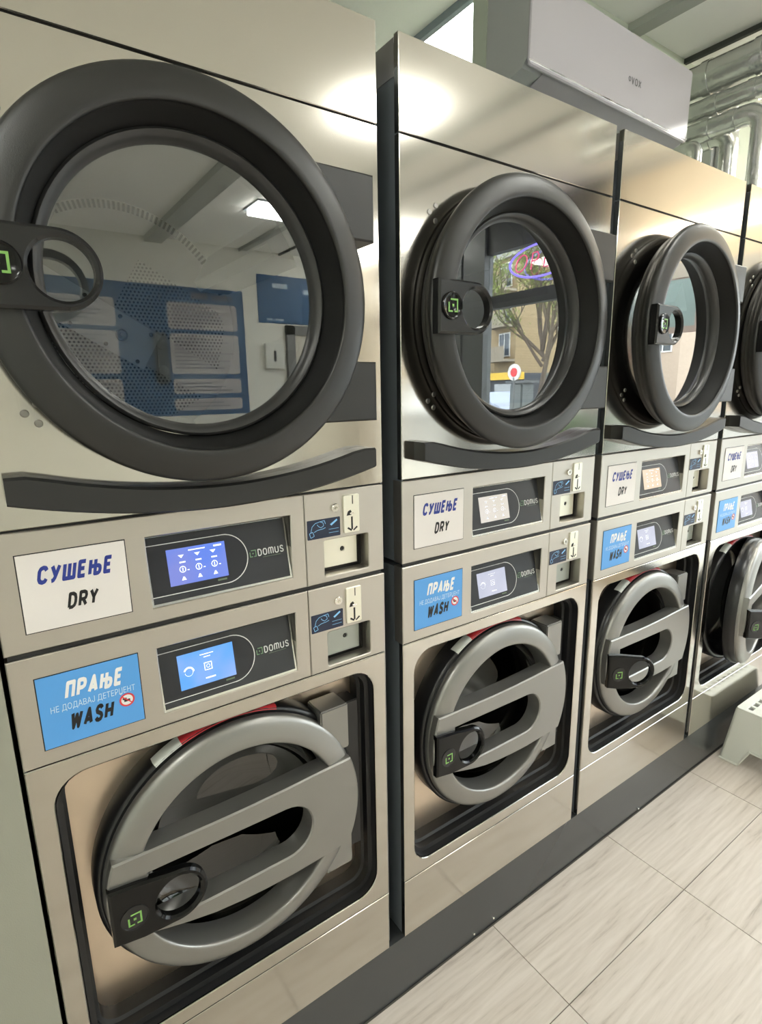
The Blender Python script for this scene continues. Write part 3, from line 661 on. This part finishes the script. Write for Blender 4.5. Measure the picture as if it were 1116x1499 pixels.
WX, WZ = .331, .675
def build_washer(i, label, scr, door_deg=0., latch_deg=0.):
    x = XM[i]
    root = empty('washing_machine', (x, 0, .178), label, 'washer', 'washing machines in the row')
    def wcab(bm):
        box_bm(bm, .0015, .004, .002, DEP, .178, 1.150); box_bm(bm, W - .004, W - .0015, .002, DEP, .178, 1.150)
        box_bm(bm, .004, W - .004, DEP - .003, DEP, .178, 1.150); box_bm(bm, .004, W - .004, .006, DEP, 1.146, 1.150); box_bm(bm, .004, W - .004, .02, DEP, .178, .182)
        box_bm(bm, .004, W - .004, .045, DEP, .966, .969)
    part('cabinet', 'w_cab', wcab, SIDE, root)
    part('side_edge', 'w_edge', lambda bm: (box_bm(bm, W + .002, W + .013, .018, .022, .178, 1.146)), mat('galvanised_edge', (.45, .43, .42), .35, .8), root)
    build_controls(root, 'wash', 1.1535, .9755, scr, 0.)
    op = rrect(.032, .636, .376, .946, .052, 8)
    part('front_panel', 'w_front', lambda bm: plate_bm(bm, rect(0, W, .3442, .9735), [op], 0, .014, .0016), STEEL, root)
    part('kick_panel', 'w_kick', lambda bm: plate_bm(bm, rect(0, W, .1804, .3422), (), .0, .014, .0012), STEEL, root)
    part('panel_seam', 'w_gap1', lambda bm: box_bm(bm, .002, W - .002, .005, .013, .3423, .3441), RUBBER, root)
    part('panel_seam', 'w_gap2', lambda bm: box_bm(bm, .002, W - .002, .005, .013, .9736, .9754), RUBBER, root)
    part('top_seal', 'w_gap3', lambda bm: box_bm(bm, .004, W - .004, .005, .012, 1.1536, 1.1605), RUBBER, root)
    def well(bm):
        prof = [(0., .003), (.0, .020), (.010, .022), (.010, .040), (.016, .044), (.016, .074)]
        loops = [[bm.verts.new((p[0], y, p[1])) for p in loop_offset(rrect(.0335, .6345, .3775, .9445, .052, 8), d)] for d, y in prof]
        for a, b in zip(loops, loops[1:]):
            for k in range(len(a)): bm.faces.new((a[k], a[(k + 1) % len(a)], b[(k + 1) % len(a)], b[k]))
    part('door_well_seal', 'w_well', well, RUBBER, root, 30)
    part('tub_front', 'w_tub', lambda bm: plate_bm(bm, rrect(.042, .626, .386, .936, .045, 8), [circ(WX, WZ, .205, 72)], .072, .076, .0005), PANB, root)
    bt = part('door_boot', 'w_boot', lambda bm: lathe_bm(bm, [(.262, .0735), (.262, .030), (.258, .024), (.248, .022), (.238, .026), (.232, .040), (.214, .050), (.200, .058), (.196, .085), (.190, .10)], WX, WZ, 96), BLACK, root, 60)
    part('warning_label', 'w_lab', lambda bm: lathe_bm(bm, [(.2628, .046), (.2628, .031), (.2600, .0262), (.2560, .0228)], WX, WZ, 30, a0=math.radians(70), a1=math.radians(112)), RED, bt, 60, 'red warning label')
    part('warning_label_end', 'w_lab2', lambda bm: lathe_bm(bm, [(.2630, .046), (.2630, .031), (.2602, .0260), (.2562, .0226)], WX, WZ, 12, a0=math.radians(112), a1=math.radians(124)), mat('label_white', (.7, .72, .68), .4), bt, 60, 'white end of the warning label')
    dm = part('drum', 'w_drum', lambda bm: lathe_bm(bm, [(.205, .074), (.206, .09), (.245, .10), (.25, .12), (.25, .5), (0, .5)], WX, WZ, 72), DRUMST, root, 40)
    part('drum_lip', 'w_lip', lambda bm: lathe_bm(bm, [(.196, .092), (.190, .10), (.186, .12), (.20, .13)], WX, WZ, 72), CHROME, dm, 60)
    # door
    def ring(bm):
        lathe_bm(bm, [(.246, .060), (.2505, .040), (.2525, .020), (.2522, .012), (.2505, .007), (.247, .003), (.242, .000), (.230, -.0045), (.216, -.0075), (.2065, -.0085), (.2035, -.0078), (.2018, -.0055), (.2008, .000), (.1975, .045)], WX, WZ, 128)
    door = part('door', 'w_door', ring, GREYM, root, 50, 'grey metallic ring door with a crossing band')
    part('door_rim', 'w_rim', lambda bm: lathe_bm(bm, [(.246, .06), (.2555, .058), (.2575, .040), (.2565, .026), (.252, .018)], WX, WZ, 96), BLACK, door, 60)
    def band(bm):
        Rb = .2505
        def arc(z0, z1, right, n=14):
            return [(WX + (1 if right else -1) * math.sqrt(Rb * Rb - (z - WZ) ** 2), z) for z in [z0 + (z1 - z0) * k / n for k in range(n + 1)]]
        out = [(.078, .6125)]
        out = arc(.762, .613, False) + [(.125, .600), (.17, .586), (.21, .575), (.26, .564), (.31, .558), (.36, .555), (.42, .554), (.49, .557)] + arc(.562, .766, True) + [(.48, .7635), (.42, .7605), (.35, .7585), (.28, .758), (.2, .7595), (.14, .761)]
        r = .0555; c = (.4125, .657)
        slot = [(.150, .718), (.150, .604)] + [(.2, .603), (.3, .6015)] + [(c[0] + r * math.cos(a), c[1] + r * math.sin(a)) for a in [-pi / 2 + pi * k / 14 for k in range(15)]] + [(.3, .7145), (.2, .717)]
        plate_bm(bm, out, [slot], -.0135, .030, .003, back=True)
    part('door_band', 'w_band', band, GREYM, door, 30)
    part('door_glass', 'w_glass', lambda bm: lathe_bm(bm, [(.199, .040), (.197, .050), (.185, .075), (.14, .095), (.08, .105), (0, .108)], WX, WZ, 72), WGLASS, door, 60)
    for k, (z0, z1) in enumerate(((.778, .882), (.486, .590))):
        part('hinge', 'w_h%d' % k, lambda bm: box_bm(bm, .507, .573, .006, .066, z0, z1, .003), GREYM, root)
    part('hinge_bracket', 'w_hb', lambda bm: box_bm(bm, .5735, .612, .030, .072, .50, .868, .002), BLACK, root)
    def latch(bm):
        cx, cz, r = .193, .652, .052
        out = [(.083, .612)] + [(.13, .603)] + [(cx + r * math.cos(a), cz + r * math.sin(a)) for a in [-pi * .52 + pi * 1.02 * k / 24 for k in range(25)]] + [(.13, .716), (.083, .7215)]
        plate_bm(bm, out, [circ(.1945, .652, .0385, 40)], -.024, -.008, .004)
    lt_ = part('latch_handle', 'w_latch', latch, GLOSSB, door, 40)
    lb_ = part('badge_rim', 'w_bad', lambda bm: lathe_bm(bm, [(.0235, -.023), (.023, -.0255), (.0215, -.0255), (.021, -.0243), (0, -.0243)], .119, .655, 32), mat('satin_black_plastic', (.016, .016, .016), .22), door, 40)
    le_ = part('badge_emblem', 'w_embl', lambda bm: logo_square(bm, .119, .653, .0225, -.0248, rot=.0), GREEN, door)
    if latch_deg:
        for o in (lt_, lb_, le_): o.matrix_basis = Matrix.Translation((.083, -.012, 0)) @ Matrix.Rotation(-math.radians(latch_deg), 4, 'Z') @ Matrix.Translation((-.083, .012, 0))
    for o in root.children: o.location = (0, 0, -.178)
    if door_deg:
        hx = .60; t = math.radians(door_deg)
        door.matrix_basis = Matrix.Translation((hx, .01, -.178)) @ Matrix.Rotation(t, 4, 'Z') @ Matrix.Translation((-hx, -.01, 0))
    return root

def screenmat(name, col, col2, es):
    mt, nt, b = newmat(name)
    tc = nt.nodes.new('ShaderNodeTexCoord'); n = nt.nodes.new('ShaderNodeTexNoise'); n.inputs['Scale'].default_value = 14
    nt.links.new(tc.outputs['Object'], n.inputs['Vector']); r = nt.nodes.new('ShaderNodeValToRGB')
    r.color_ramp.elements[0].position = .35; r.color_ramp.elements[1].position = .65
    r.color_ramp.elements[0].color = (*col, 1); r.color_ramp.elements[1].color = (*col2, 1)
    nt.links.new(n.outputs[0], r.inputs[0]); nt.links.new(r.outputs[0], b.inputs['Emission Color'])
    b.inputs['Emission Strength'].default_value = es; b.inputs['Base Color'].default_value = (.01, .01, .02, 1); b.inputs['Roughness'].default_value = .15
    return mt
S1 = screenmat('lit_blue_violet_screen', (.12, .22, .72), (.20, .24, .62), .52)
S2 = screenmat('lit_blue_screen', (.10, .35, .85), (.25, .40, .78), .52)
S3 = screenmat('cream_reflection_screen', (.62, .58, .50), (.66, .62, .56), .52)  # off-white reflection on the display, painted as screen glow
S4 = screenmat('lilac_reflection_screen', (.48, .50, .60), (.55, .56, .66), .52)  # lilac tone of the reflection is put into the screen's glow
S5 = screenmat('warm_reflection_screen', (.72, .56, .40), (.74, .62, .46), .52)  # warm reflection painted into the screen colour
for i, (lab, sc, dg) in enumerate((('steel tumble dryer at the left, nearest the camera, with lit blue screen', S1, 0),
                                   ('second steel tumble dryer from the left, street mirrored in its round glass', S3, 0),
                                   ('third steel tumble dryer from the left, its round door slightly ajar', S5, 2.6),
                                   ('steel tumble dryer furthest right, cut off by the picture edge', S4, 0))):
    build_dryer(i, lab, sc, dg)
for i, (lab, sc, dg) in enumerate((('steel washing machine at the left, nearest the camera, with lit blue screen', S2, 0),
                                   ('second steel washing machine from the left, grey ring door closed', S4, 0),
                                   ('third steel washing machine from the left, beside the one standing open', S4, 0),
                                   ('steel washing machine furthest right, its round door standing open', S4, 11))):
    build_washer(i, lab, sc, dg, (0, 0, 24, 30)[i])

# ------------------------------------------------------------------ air conditioner
ACW = mat('ac_white_plastic', (.49, .47, .50), .22)
ACS = mat('ac_side_plastic', (.50, .51, .51), .35)
ac = empty('air_conditioner', (2.12, .692, 2.53), 'white wall-mounted air conditioner above the second and third dryers', 'air conditioner')
def acbody(bm):
    prof = [(0., .0), (-.10, .0), (-.165, .012), (-.186, .034), (-.186, .275), (-.0, .285)]
    a = [bm.verts.new((-.50, y, z)) for y, z in prof]; b = [bm.verts.new((.50, y, z)) for y, z in prof]
    for k in range(len(prof)): bm.faces.new((a[k], a[(k + 1) % len(prof)], b[(k + 1) % len(prof)], b[k]))
    bm.faces.new(a); bm.faces.new(b)
one('casing', acbody, ACS, ac)
def acfront(bm):
    plate_bm(bm, rrect(-.50, .50, .012, .280, .014, 4), (), -.194, -.1845, .004)
one('front_cover', acfront, ACW, ac, 40)
one('louver', lambda bm: (bm.faces.new([bm.verts.new(p) for p in ((-.41, -.187, .020), (.49, -.187, .020), (.49, -.12, -.006), (-.41, -.12, -.006))]), bm.faces.new([bm.verts.new(p) for p in ((-.41, -.185, .026), (.49, -.185, .026), (.49, -.12, .000), (-.41, -.12, .000))])), ACW, ac)
one('chrome_strip', lambda bm: box_bm(bm, -.498, .498, -.1965, -.193, .022, .028, .0008), mat('bright_chrome', (.9, .9, .92), .1, 1.), ac)
one('logo', lambda bm: letters(bm, 'VOX', .070, .135, .114, .140, -.1948, 0, .22), mat('grey_logo', (.12, .12, .12), .4), ac)
one('logo_mark', lambda bm: (ringstrip(bm, .058, .1275, .006, .0085, -.1948, 16), quad(bm, .057, .059, .118, .137, -.1949)), mat('grey_logo', (.12, .12, .12), .4), ac)
ac.rotation_euler = (0, math.radians(1.2), 0)

# ------------------------------------------------------------------ ducts
def foil_mat():
    mt, nt, b = newmat('galvanised_duct'); b.inputs['Metallic'].default_value = .9; b.inputs['Roughness'].default_value = .25; b.inputs['Base Color'].default_value = (.66, .67, .65, 1)
    n = nt.nodes.new('ShaderNodeTexNoise'); n.inputs['Scale'].default_value = 22; bp = nt.nodes.new('ShaderNodeBump'); bp.inputs['Strength'].default_value = .35; bp.inputs['Distance'].default_value = .01
    tc = nt.nodes.new('ShaderNodeTexCoord'); nt.links.new(tc.outputs['Object'], n.inputs['Vector']); nt.links.new(n.outputs[0], bp.inputs['Height']); nt.links.new(bp.outputs[0], b.inputs['Normal'])
    return mt
DUCT = foil_mat()
def elbow(X, y0, z0, zend, r, y1=None):
    y1 = y1 if y1 is not None else y0
    pts = [(X, .69, z0), (X, y1 + r * 1.6, z0)]
    for k in range(1, 7):
        a = k / 6 * pi / 2; pts.append((X, y1 + r * 1.6 * (1 - math.sin(a)), z0 - r * 1.6 * (1 - math.cos(a))))
    pts.append((X, y1, zend)); return pts
def duct(name, pts, r, lab, rings):
    t = empty(name, pts[0], lab, 'duct', 'ventilation ducts under the ceiling')
    o = Vector(pts[0])
    one('pipe', lambda bm: tube_bm(bm, [Vector(p) - o for p in pts], r, 24), DUCT, t, 50)
    for y in rings:
        one('coupling', lambda bm: tube_bm(bm, [Vector((pts[0][0], y, pts[0][2])) - o, Vector((pts[0][0], y - .035, pts[0][2])) - o], r * 1.07, 24), DUCT, t, 50)
duct('ventilation_duct', [(2.92, .69, 2.885), (2.92, -1.2, 2.885)], .068, 'thickest silver duct running just under the ceiling', (.60, .38, .05))
duct('ventilation_duct', [(2.92, .69, 2.764), (2.92, -1.2, 2.764)], .042, 'silver duct directly below the thickest one', (.56, .40, .1))
duct('ventilation_duct', elbow(2.91, .33, 2.668, 1.0, .043, .33), .043, 'silver duct bending down in an elbow behind the last dryer', (.58, .47))
duct('ventilation_duct', elbow(3.00, .50, 2.655, 1.0, .040, .50), .04, 'thin silver duct bending down close to the partition', (.62,))
duct('ventilation_duct', elbow(2.855, .55, 2.60, 1.0, .022, .57), .022, 'thinnest silver pipe bending down beside the air conditioner', ())
tag(one('riser_duct', lambda bm: (box_bm(bm, 3.16, 3.30, .60, .69, 0, H, .006), box_bm(bm, 3.12, 3.155, .64, .69, 0, H, .003)), mat('grey_riser', (.42, .44, .43), .3, .6), None), 'upright grey metal duct against the green partition', 'duct')

# ------------------------------------------------------------------ step stool
ST = mat('stool_plastic', (.70, .71, .65), .45)
st = empty('step_stool', (2.62, -.21, 0), 'white plastic step stool with slotted top on the floor by the open washer', 'stool')
def stool_side(bm, sgn):
    # trapezoid side with an arch cut out, slightly inclined
    zt = .222; 
    def P(y, z, off): 
        f = z / zt; return (sgn * (.262 - .045 * f) + off, y * (1 - .12 * f), z)
    out = [(-.185, 0), (-.115, 0), (-.085, .075), (.085, .075), (.115, 0), (.185, 0), (.185, zt), (-.185, zt)]
    hole = circ(0, .155, .016, 14)
    tri = tessellate_polygon([[Vector((p[0], p[1], 0)) for p in lp] for lp in (out, hole)])
    for off in (0, -sgn * .006):
        vs = [bm.verts.new(P(y, z, off)) for y, z in out + hole]
        for t in tri: bm.faces.new([vs[i] for i in t])
        if off == 0: va = vs
    n = len(out)
    for i in range(n): bm.faces.new((va[i], va[(i + 1) % n], vs[(i + 1) % n], vs[i]))
    for i in range(14): j = (i + 1) % 14; bm.faces.new((va[n + i], va[n + j], vs[n + j], vs[n + i]))
    # rolled lower rim
    tube_bm(bm, [P(y, z + (.004 if z == 0 else 0), sgn * .003) for y, z in [(.185, 0), (.115, 0), (.085, .075), (-.085, .075), (-.115, 0), (-.185, 0)]], .005, 6)
def stool_long(bm, sgn):
    zt = .222
    def P(x, z, off): 
        f = z / zt; return (x * (1 - .045 * f / .262), sgn * .185 * (1 - .12 * f) + off, z)
    out = [(-.262, 0), (-.19, 0), (-.16, .07), (.16, .07), (.19, 0), (.262, 0), (.262, zt), (-.262, zt)]
    tri = tessellate_polygon([[Vector((p[0], p[1], 0)) for p in out]])
    for off in (0, -sgn * .006):
        vs = [bm.verts.new(P(x, z, off)) for x, z in out]
        for t in tri: bm.faces.new([vs[i] for i in t])
        if off == 0: va = vs
    for i in range(8): bm.faces.new((va[i], va[(i + 1) % 8], vs[(i + 1) % 8], vs[i]))
for s_ in (-1, 1):
    one('side_panel', lambda bm: stool_side(bm, s_), ST, st); one('side_panel', lambda bm: stool_long(bm, s_), ST, st)
def stool_top(bm):
    out = rrect(-.217, .217, -.163, .163, .012, 4); holes = []
    for iy in range(5):
        for ix in range(9):
            cx, cy = -.18 + ix * .045 + (.0225 if iy % 2 else 0), -.12 + iy * .06
            if cx < .2: holes.append([(cx + a, cy + b) for a, b in ((-.015, -.009), (.015, -.009), (.015, .009), (-.015, .009))])
    plate_bm(bm, out, holes, 0, .008, .002)
    for v in bm.verts: y, z = v.co.y, v.co.z; v.co.y = z; v.co.z = .228 - y
one('step_top', stool_top, ST, st)

# ------------------------------------------------------------------ posters etc on the opposite wall (mirrored in the glass)
PB = mat('poster_blue', (.02, .085, .20), .5)
PBOX = mat('poster_text_box', (.42, .40, .41), .5)
PLN = mat('poster_small_print', (.10, .10, .14), .5)
def poster(loc, wdt, hgt, boxes, lab, lines=True):
    t = empty('wall_poster', loc, lab, 'poster', 'blue notices on the opposite wall')
    one('sheet', lambda bm: box_bm(bm, 0, wdt, 0, .006, 0, hgt), PB, t)
    if boxes:
        def bx(bm):
            for x0, x1, z0, z1 in boxes: plate_bm(bm, [(p[0], p[1]) for p in rrect(x0, x1, z0, z1, .03, 4)], (), -.0085, -.006, .0002)
            for v in bm.verts: v.co.y = -v.co.y
        one('text_box', bx, PBOX, t)
        def pr(bm):
            rnd = random.Random(3)
            for x0, x1, z0, z1 in boxes:
                z = z1 - .05
                while z > z0 + .02:
                    quad(bm, x0 + .04, x0 + .04 + (x1 - x0 - .1) * rnd.uniform(.5, 1), z, z + .012, .0088); z -= .037
        one('small_print', pr, PLN, t)
    return t
HX = lambda v: v
p1 = poster((.45, YW, 1.30), 2.0, 1.27, [(1.20, 1.92, .86, 1.12), (1.20, 1.92, .42, .82), (1.20, 1.92, .22, .37), (1.20, 1.92, .05, .17), (.10, .72, .86, 1.12), (.10, .72, .42, .82), (.10, .72, .05, .37)], 'large blue notice with pale text boxes on the opposite wall')
one('heading', lambda bm: (quad(bm, 1.45, 1.62, 1.16, 1.22, .0072), quad(bm, 1.66, 1.88, 1.16, 1.21, .0072)), PLN, p1)
p2 = poster((2.62, YW, 2.27), .98, .50, [], 'smaller blue notice hanging above the grey door')
one('heading', lambda bm: (quad(bm, .18, .36, .37, .42, .0072), quad(bm, .56, .8, .33, .38, .0072), quad(bm, .1, .16, .03, .05, .0072), quad(bm, .2, .3, .03, .05, .0072)), mat('poster_pale_print', (.35, .45, .55), .5), p2)
tag(one('wall_lamp', lambda bm: (box_bm(bm, 1.49, 1.62, YW + .008, YW + .05, 1.62, 2.12, .02), lathe_bm(bm, [(0, .07), (.045, .06), (.05, .05)], 1.555, 2.0, 16, cy=YW), lathe_bm(bm, [(0, .07), (.045, .06), (.05, .05)], 1.555, 1.75, 16, cy=YW)), mat('dark_dispenser', (.05, .06, .07), .3), None), 'dark narrow wall unit in the middle of the large blue notice', 'wall unit')
el = empty('switch_box', (2.66, YW, 1.78), 'white switch box on the opposite wall left of the grey door', 'switch')
one('cover', lambda bm: box_bm(bm, 0, .23, 0, .05, 0, .27, .006), mat('switch_white', (.65, .66, .6), .4), el)
one('rocker', lambda bm: box_bm(bm, .10, .125, .05, .06, .08, .19, .002), INK, el)

# ------------------------------------------------------------------ neon sign in the shop window (read from the street)
nz = empty('neon_sign', (XS - .06, -2.27, 2.53), 'neon sign reading OPEN inside a blue oval, hung in the window', 'neon sign')
NB = mat('blue_neon', (.2, .2, .9), .3, emis=(.16, .12, 1), es=2.2)
NR = mat('red_neon', (.8, .1, .2), .3, emis=(.65, .05, .18), es=1.0)
one('oval_tube', lambda bm: tube_bm(bm, [(0, .33 * math.cos(2 * pi * k / 48), .125 * math.sin(2 * pi * k / 48)) for k in range(49)], .008, 8), NB, nz, 60)
def neon_letters(bm):
    # seen in the mirror it reads OPEN left to right, so it is laid out towards +y from the street side
    def L(pts, y0): tube_bm(bm, [(-.005, y0 + a, b) for a, b in pts], .0055, 6)
    L([(.055 * math.cos(2 * pi * k / 20) + .02 * math.sin(2 * pi * k / 20), .062 * math.sin(2 * pi * k / 20)) for k in range(21)], -.20)
    L([(-.03, -.062), (-.012, .062), (.035, .062), (.05, .035), (.035, .005), (-.02, 0)], -.07)
    L([(.055, .062), (-.01, .062), (-.03, -.062), (.035, -.062)], .06); L([(-.02, 0), (.035, 0)], .06)
    L([(-.045, -.062), (-.025, .062), (.025, -.062), (.045, .062)], .19)
one('letter_tube', neon_letters, NR, nz, 60)
one('hanging_wire', lambda bm: (tube_bm(bm, [(0, -.2, .1), (0, -.2, .45)], .0015, 5), tube_bm(bm, [(0, .2, .1), (0, .2, .45)], .0015, 5)), BLACK, nz)

# ------------------------------------------------------------------ the street outside
STONE = mat('asphalt', (.16, .16, .155), .8, noise=.2, nscale=1)
struct('ground', lambda bm: box_bm(bm, XS + .12, 90, -90, 40, -.2, -.08), STONE)
struct('pavement', lambda bm: box_bm(bm, XS + .12, 8, -60, 30, -.08, -.04), mat('pavement_concrete', (.34, .33, .30), .8))
def building(loc, wid, hgt, dep, cols, lab, floors, bays, rot=0., name='apartment_building'):
    t = empty(name, loc, lab, 'building'); t.rotation_euler = (0, 0, rot)
    one('wall', lambda bm: box_bm(bm, 0, dep, -wid / 2, wid / 2, 0, hgt), cols[0], t)
    one('roof', lambda bm: (box_bm(bm, -.3, dep, -wid / 2 - .2, wid / 2 + .2, hgt, hgt + .3)), cols[1], t)
    one('attic', lambda bm: box_bm(bm, 1.5, dep - 1, -wid / 2 + .6, wid / 2 - .6, hgt + .3, hgt + 2.2), mat('attic_glazing', (.35, .42, .46), .2), t)
    fh = (hgt - 3.2) / floors; bw = wid / bays
    GL = mat('far_window_glass', (.08, .10, .12), .1); WFm = mat('far_window_frame', (.7, .7, .68), .5)
    fr = None
    for f in range(floors):
        for b in range(bays):
            y = -wid / 2 + bw * (b + .5); z = 3.6 + fh * f
            o = obj('window', winme(WFm), WFm, t, (-.06, y, z)); obj('pane', paneme(GL), GL, o)
            if b % 2 == 0: obj('balcony', balme(cols[2]), cols[2], t, (-.5, y, z - .35))
    return t
_w = {}
def winme(mt):
    if 'w' not in _w:
        bm = bmesh.new(); box_bm(bm, 0, .08, -.65, -.57, 0, 1.5); box_bm(bm, 0, .08, .57, .65, 0, 1.5); box_bm(bm, 0, .08, -.57, .57, 0, .08); box_bm(bm, 0, .08, -.57, .57, 1.42, 1.5); box_bm(bm, 0, .08, -.04, .04, .08, 1.42)
        _w['w'] = mesh_from(bm)
    return _w['w']
def paneme(mt):
    if 'p' not in _w:
        bm = bmesh.new(); box_bm(bm, .03, .05, -.57, .57, .08, 1.42); _w['p'] = mesh_from(bm)
    return _w['p']
def balme(mt):
    k = 'b' + mt.name
    if k not in _w:
        bm = bmesh.new(); box_bm(bm, -.4, .5, -1.2, 1.2, 0, .15); box_bm(bm, -.4, -.33, -1.2, 1.2, .15, .95); _w[k] = mesh_from(bm)
    return _w[k]
building((31, -35, -.08), 22, 9.6, 3.2, (mat('ochre_render', (.40, .30, .17), .85, noise=.1), mat('roof_edge', (.35, .35, .33), .7), mat('ochre_balcony', (.34, .29, .22), .8)), 'ochre apartment block across the street with glazed attic', 3, 9, .25)
building((38, -21, -.08), 14, 5.6, 6, (mat('pink_render', (.46, .36, .28), .85, noise=.1), mat('roof_edge', (.35, .35, .33), .7), mat('red_balcony', (.30, .12, .09), .8)), 'low pale brown apartment block right of the ochre one', 1, 6, .25)
# row of low shops
rs = empty('shop_row', (23, -23.5, -.08), 'low dark shop row with a yellow fascia across the street', 'shop'); rs.rotation_euler = (0, 0, .25)
one('wall', lambda bm: box_bm(bm, 0, 3, -9, 6, 0, 2.3), mat('shop_dark', (.06, .065, .075), .5), rs)
one('fascia', lambda bm: box_bm(bm, -.3, 0, 1.0, 6, 2.0, 2.35), mat('yellow_fascia', (.85, .55, .05), .5), rs)
one('fascia', lambda bm: box_bm(bm, -.3, 0, -9, 1.0, 2.0, 2.3), mat('grey_fascia', (.35, .36, .38), .5), rs)
for k in range(6): one('shop_window', lambda bm: box_bm(bm, -.08, 0, -8.5 + k * 2.4, -6.6 + k * 2.4, .4, 1.8), mat('shop_window', (.45, .48, .50), .2), rs)
# round sign on a pole and kiosk
sn = empty('street_sign', (13, -10.7, -.08), 'round white sign with a red mark on a post by the kiosk', 'sign')
one('post', lambda bm: tube_bm(bm, [(0, 0, 0), (0, 0, 1.9)], .03, 8), FRL, sn)
def disc(bm, r, d):
    lathe_bm(bm, [(0, -d), (r, -d), (r, d), (0, d)], 0, 0, 24)
    bmesh.ops.rotate(bm, cent=(0, 0, 0), matrix=Matrix.Rotation(pi / 2, 3, 'Z'), verts=bm.verts); bmesh.ops.translate(bm, vec=(0, 0, 2.05), verts=bm.verts)
one('disc', lambda bm: disc(bm, .24, .02), mat('sign_white', (.8, .78, .75), .5), sn)
one('mark', lambda bm: disc(bm, .13, .024), RED, sn)
ks = empty('kiosk', (13.8, -11.35, -.08), 'small grey street kiosk behind the round sign', 'kiosk')
one('booth', lambda bm: box_bm(bm, 0, .6, -.26, .26, 0, 1.75, .05), mat('kiosk_grey', (.16, .18, .18), .5), ks)
one('canopy', lambda bm: box_bm(bm, -.1, .7, -.34, .34, 1.75, 1.82), FRL, ks)
# cars
def car(loc, rot, colr, lab):
    t = empty('car', loc, lab, 'car'); t.rotation_euler = (0, 0, rot)
    def body(bm):
        pr = [(-2.1, .3), (-2.1, .75), (-1.9, .9), (-1.2, .98), (-.6, 1.4), (.8, 1.45), (1.5, 1.0), (2.05, .9), (2.15, .6), (2.1, .3)]
        a = [bm.verts.new((-.85, y, z)) for y, z in pr]; b = [bm.verts.new((.85, y, z)) for y, z in pr]
        for k in range(len(pr)): bm.faces.new((a[k], a[(k + 1) % len(pr)], b[(k + 1) % len(pr)], b[k]))
        bm.faces.new(a); bm.faces.new(b)
    one('body', body, colr, t)
    def win(bm):
        for x in (-.86, .86):
            bm.faces.new([bm.verts.new((x, y, z)) for y, z in ((-1.05, 1.0), (-.55, 1.33), (.75, 1.38), (1.3, 1.02))])
    one('side_window', win, BLACK, t)
    for y in (-1.3, 1.35):
        for x in (-.8, .8):
            def wh(bm):
                lathe_bm(bm, [(0, -.1), (.3, -.1), (.3, .1), (0, .1)], 0, 0, 18)
                bmesh.ops.rotate(bm, cent=(0, 0, 0), matrix=Matrix.Rotation(pi / 2, 3, 'Z'), verts=bm.verts); bmesh.ops.translate(bm, vec=(x, y, .32), verts=bm.verts)
            one('wheel', wh, RUBBER, t)
car((18.0, -16.6, -.08), .2, mat('car_silver_blue', (.42, .47, .60), .25, .4), 'silver-blue car parked before the shop row')
car((20.0, -24.0, -.08), .1, mat('car_white', (.75, .76, .78), .25), 'white car parked further along the street')
# hedge
def leaves(bm, pts, s):
    for p in pts:
        p = Vector(p); a = Vector((random.gauss(0, 1), random.gauss(0, 1), random.gauss(0, 1))).normalized(); b = a.orthogonal().normalized()
        c = a.cross(b)
        bm.faces.new([bm.verts.new(p + b * s), bm.verts.new(p + c * s * .6), bm.verts.new(p - b * s), bm.verts.new(p - c * s * .6)])
LEAF = mat('spring_leaf', (.26, .33, .07), .6)
hg = empty('hedge', (12.5, -8.6, -.08), 'low dark green hedge at the foot of the tree', 'hedge')
hp = [(random.uniform(-.5, .5), random.uniform(-1.5, 1.5), random.uniform(0, .9)) for _ in range(2500)]
tag(one('foliage', lambda bm: leaves(bm, hp, .09), mat('hedge_leaf', (.035, .09, .025), .6), hg), kind='stuff')
# tree
tr = empty('street_tree', (13.5, -10.1, -.08), 'young street tree with thin upright branches and first pale leaves', 'tree')
tips = []
def tree(bm):
    def br(p, d, L, r, lev):
        pts = [p]; q = p.copy(); dd = d.copy()
        for k in range(5):
            dd = (dd + Vector((random.gauss(0, .08), random.gauss(0, .08), .05))).normalized(); q = q + dd * L / 5; pts.append(q.copy())
        tube_bm(bm, pts, [r * (1 - .12 * k) for k in range(6)], 6 if lev < 2 else 4, cap=False)
        if lev >= 2: tips.extend(pts[1:])
        if lev < 4:
            for k in range(4 if lev < 3 else 3):
                at = pts[random.choice((2, 3, 4, 5))] if lev else pts[random.choice((4, 5, 5))]
                nd = (dd + Vector((random.gauss(0, .5), random.gauss(0, .5), random.gauss(.1, .25)))).normalized()
                br(at.copy(), nd, L * random.uniform(.5, .75), r * .5, lev + 1)
    br(Vector((0, 0, 0)), Vector((0, .02, 1)), 3.0, .13, 0)
    for k in range(6): br(Vector((0, 0, 2.2 + .15 * k)), Vector((random.gauss(0, .25), (-.55, .4, -.25, .6, -.7, .15)[k], 1)).normalized(), 2.0, .055, 1)
one('trunk', tree, mat('bark', (.13, .10, .075), .9), tr, 60)
lp = [t + Vector((random.gauss(0, .12), random.gauss(0, .12), random.gauss(0, .12))) for t in tips for _ in range(4)]
lp = random.sample(lp, min(len(lp), 9000))
tag(one('foliage', lambda bm: leaves(bm, lp, .035), LEAF, tr), kind='stuff')
# poster and light blind in the second window bay (mirrored in the third dryer)
wp = empty('window_poster', (XS - .015, -.98, 1.86), 'pale blue poster with a pinkish border in the right window bay', 'poster')
one('sheet', lambda bm: box_bm(bm, 0, .012, -.22, .20, 0, .36), mat('pinkish_sheet', (.62, .50, .47), .5), wp)
one('print', lambda bm: box_bm(bm, -.002, 0, -.18, .15, .04, .33), mat('pale_blue_sheet', (.42, .58, .62), .5), wp)
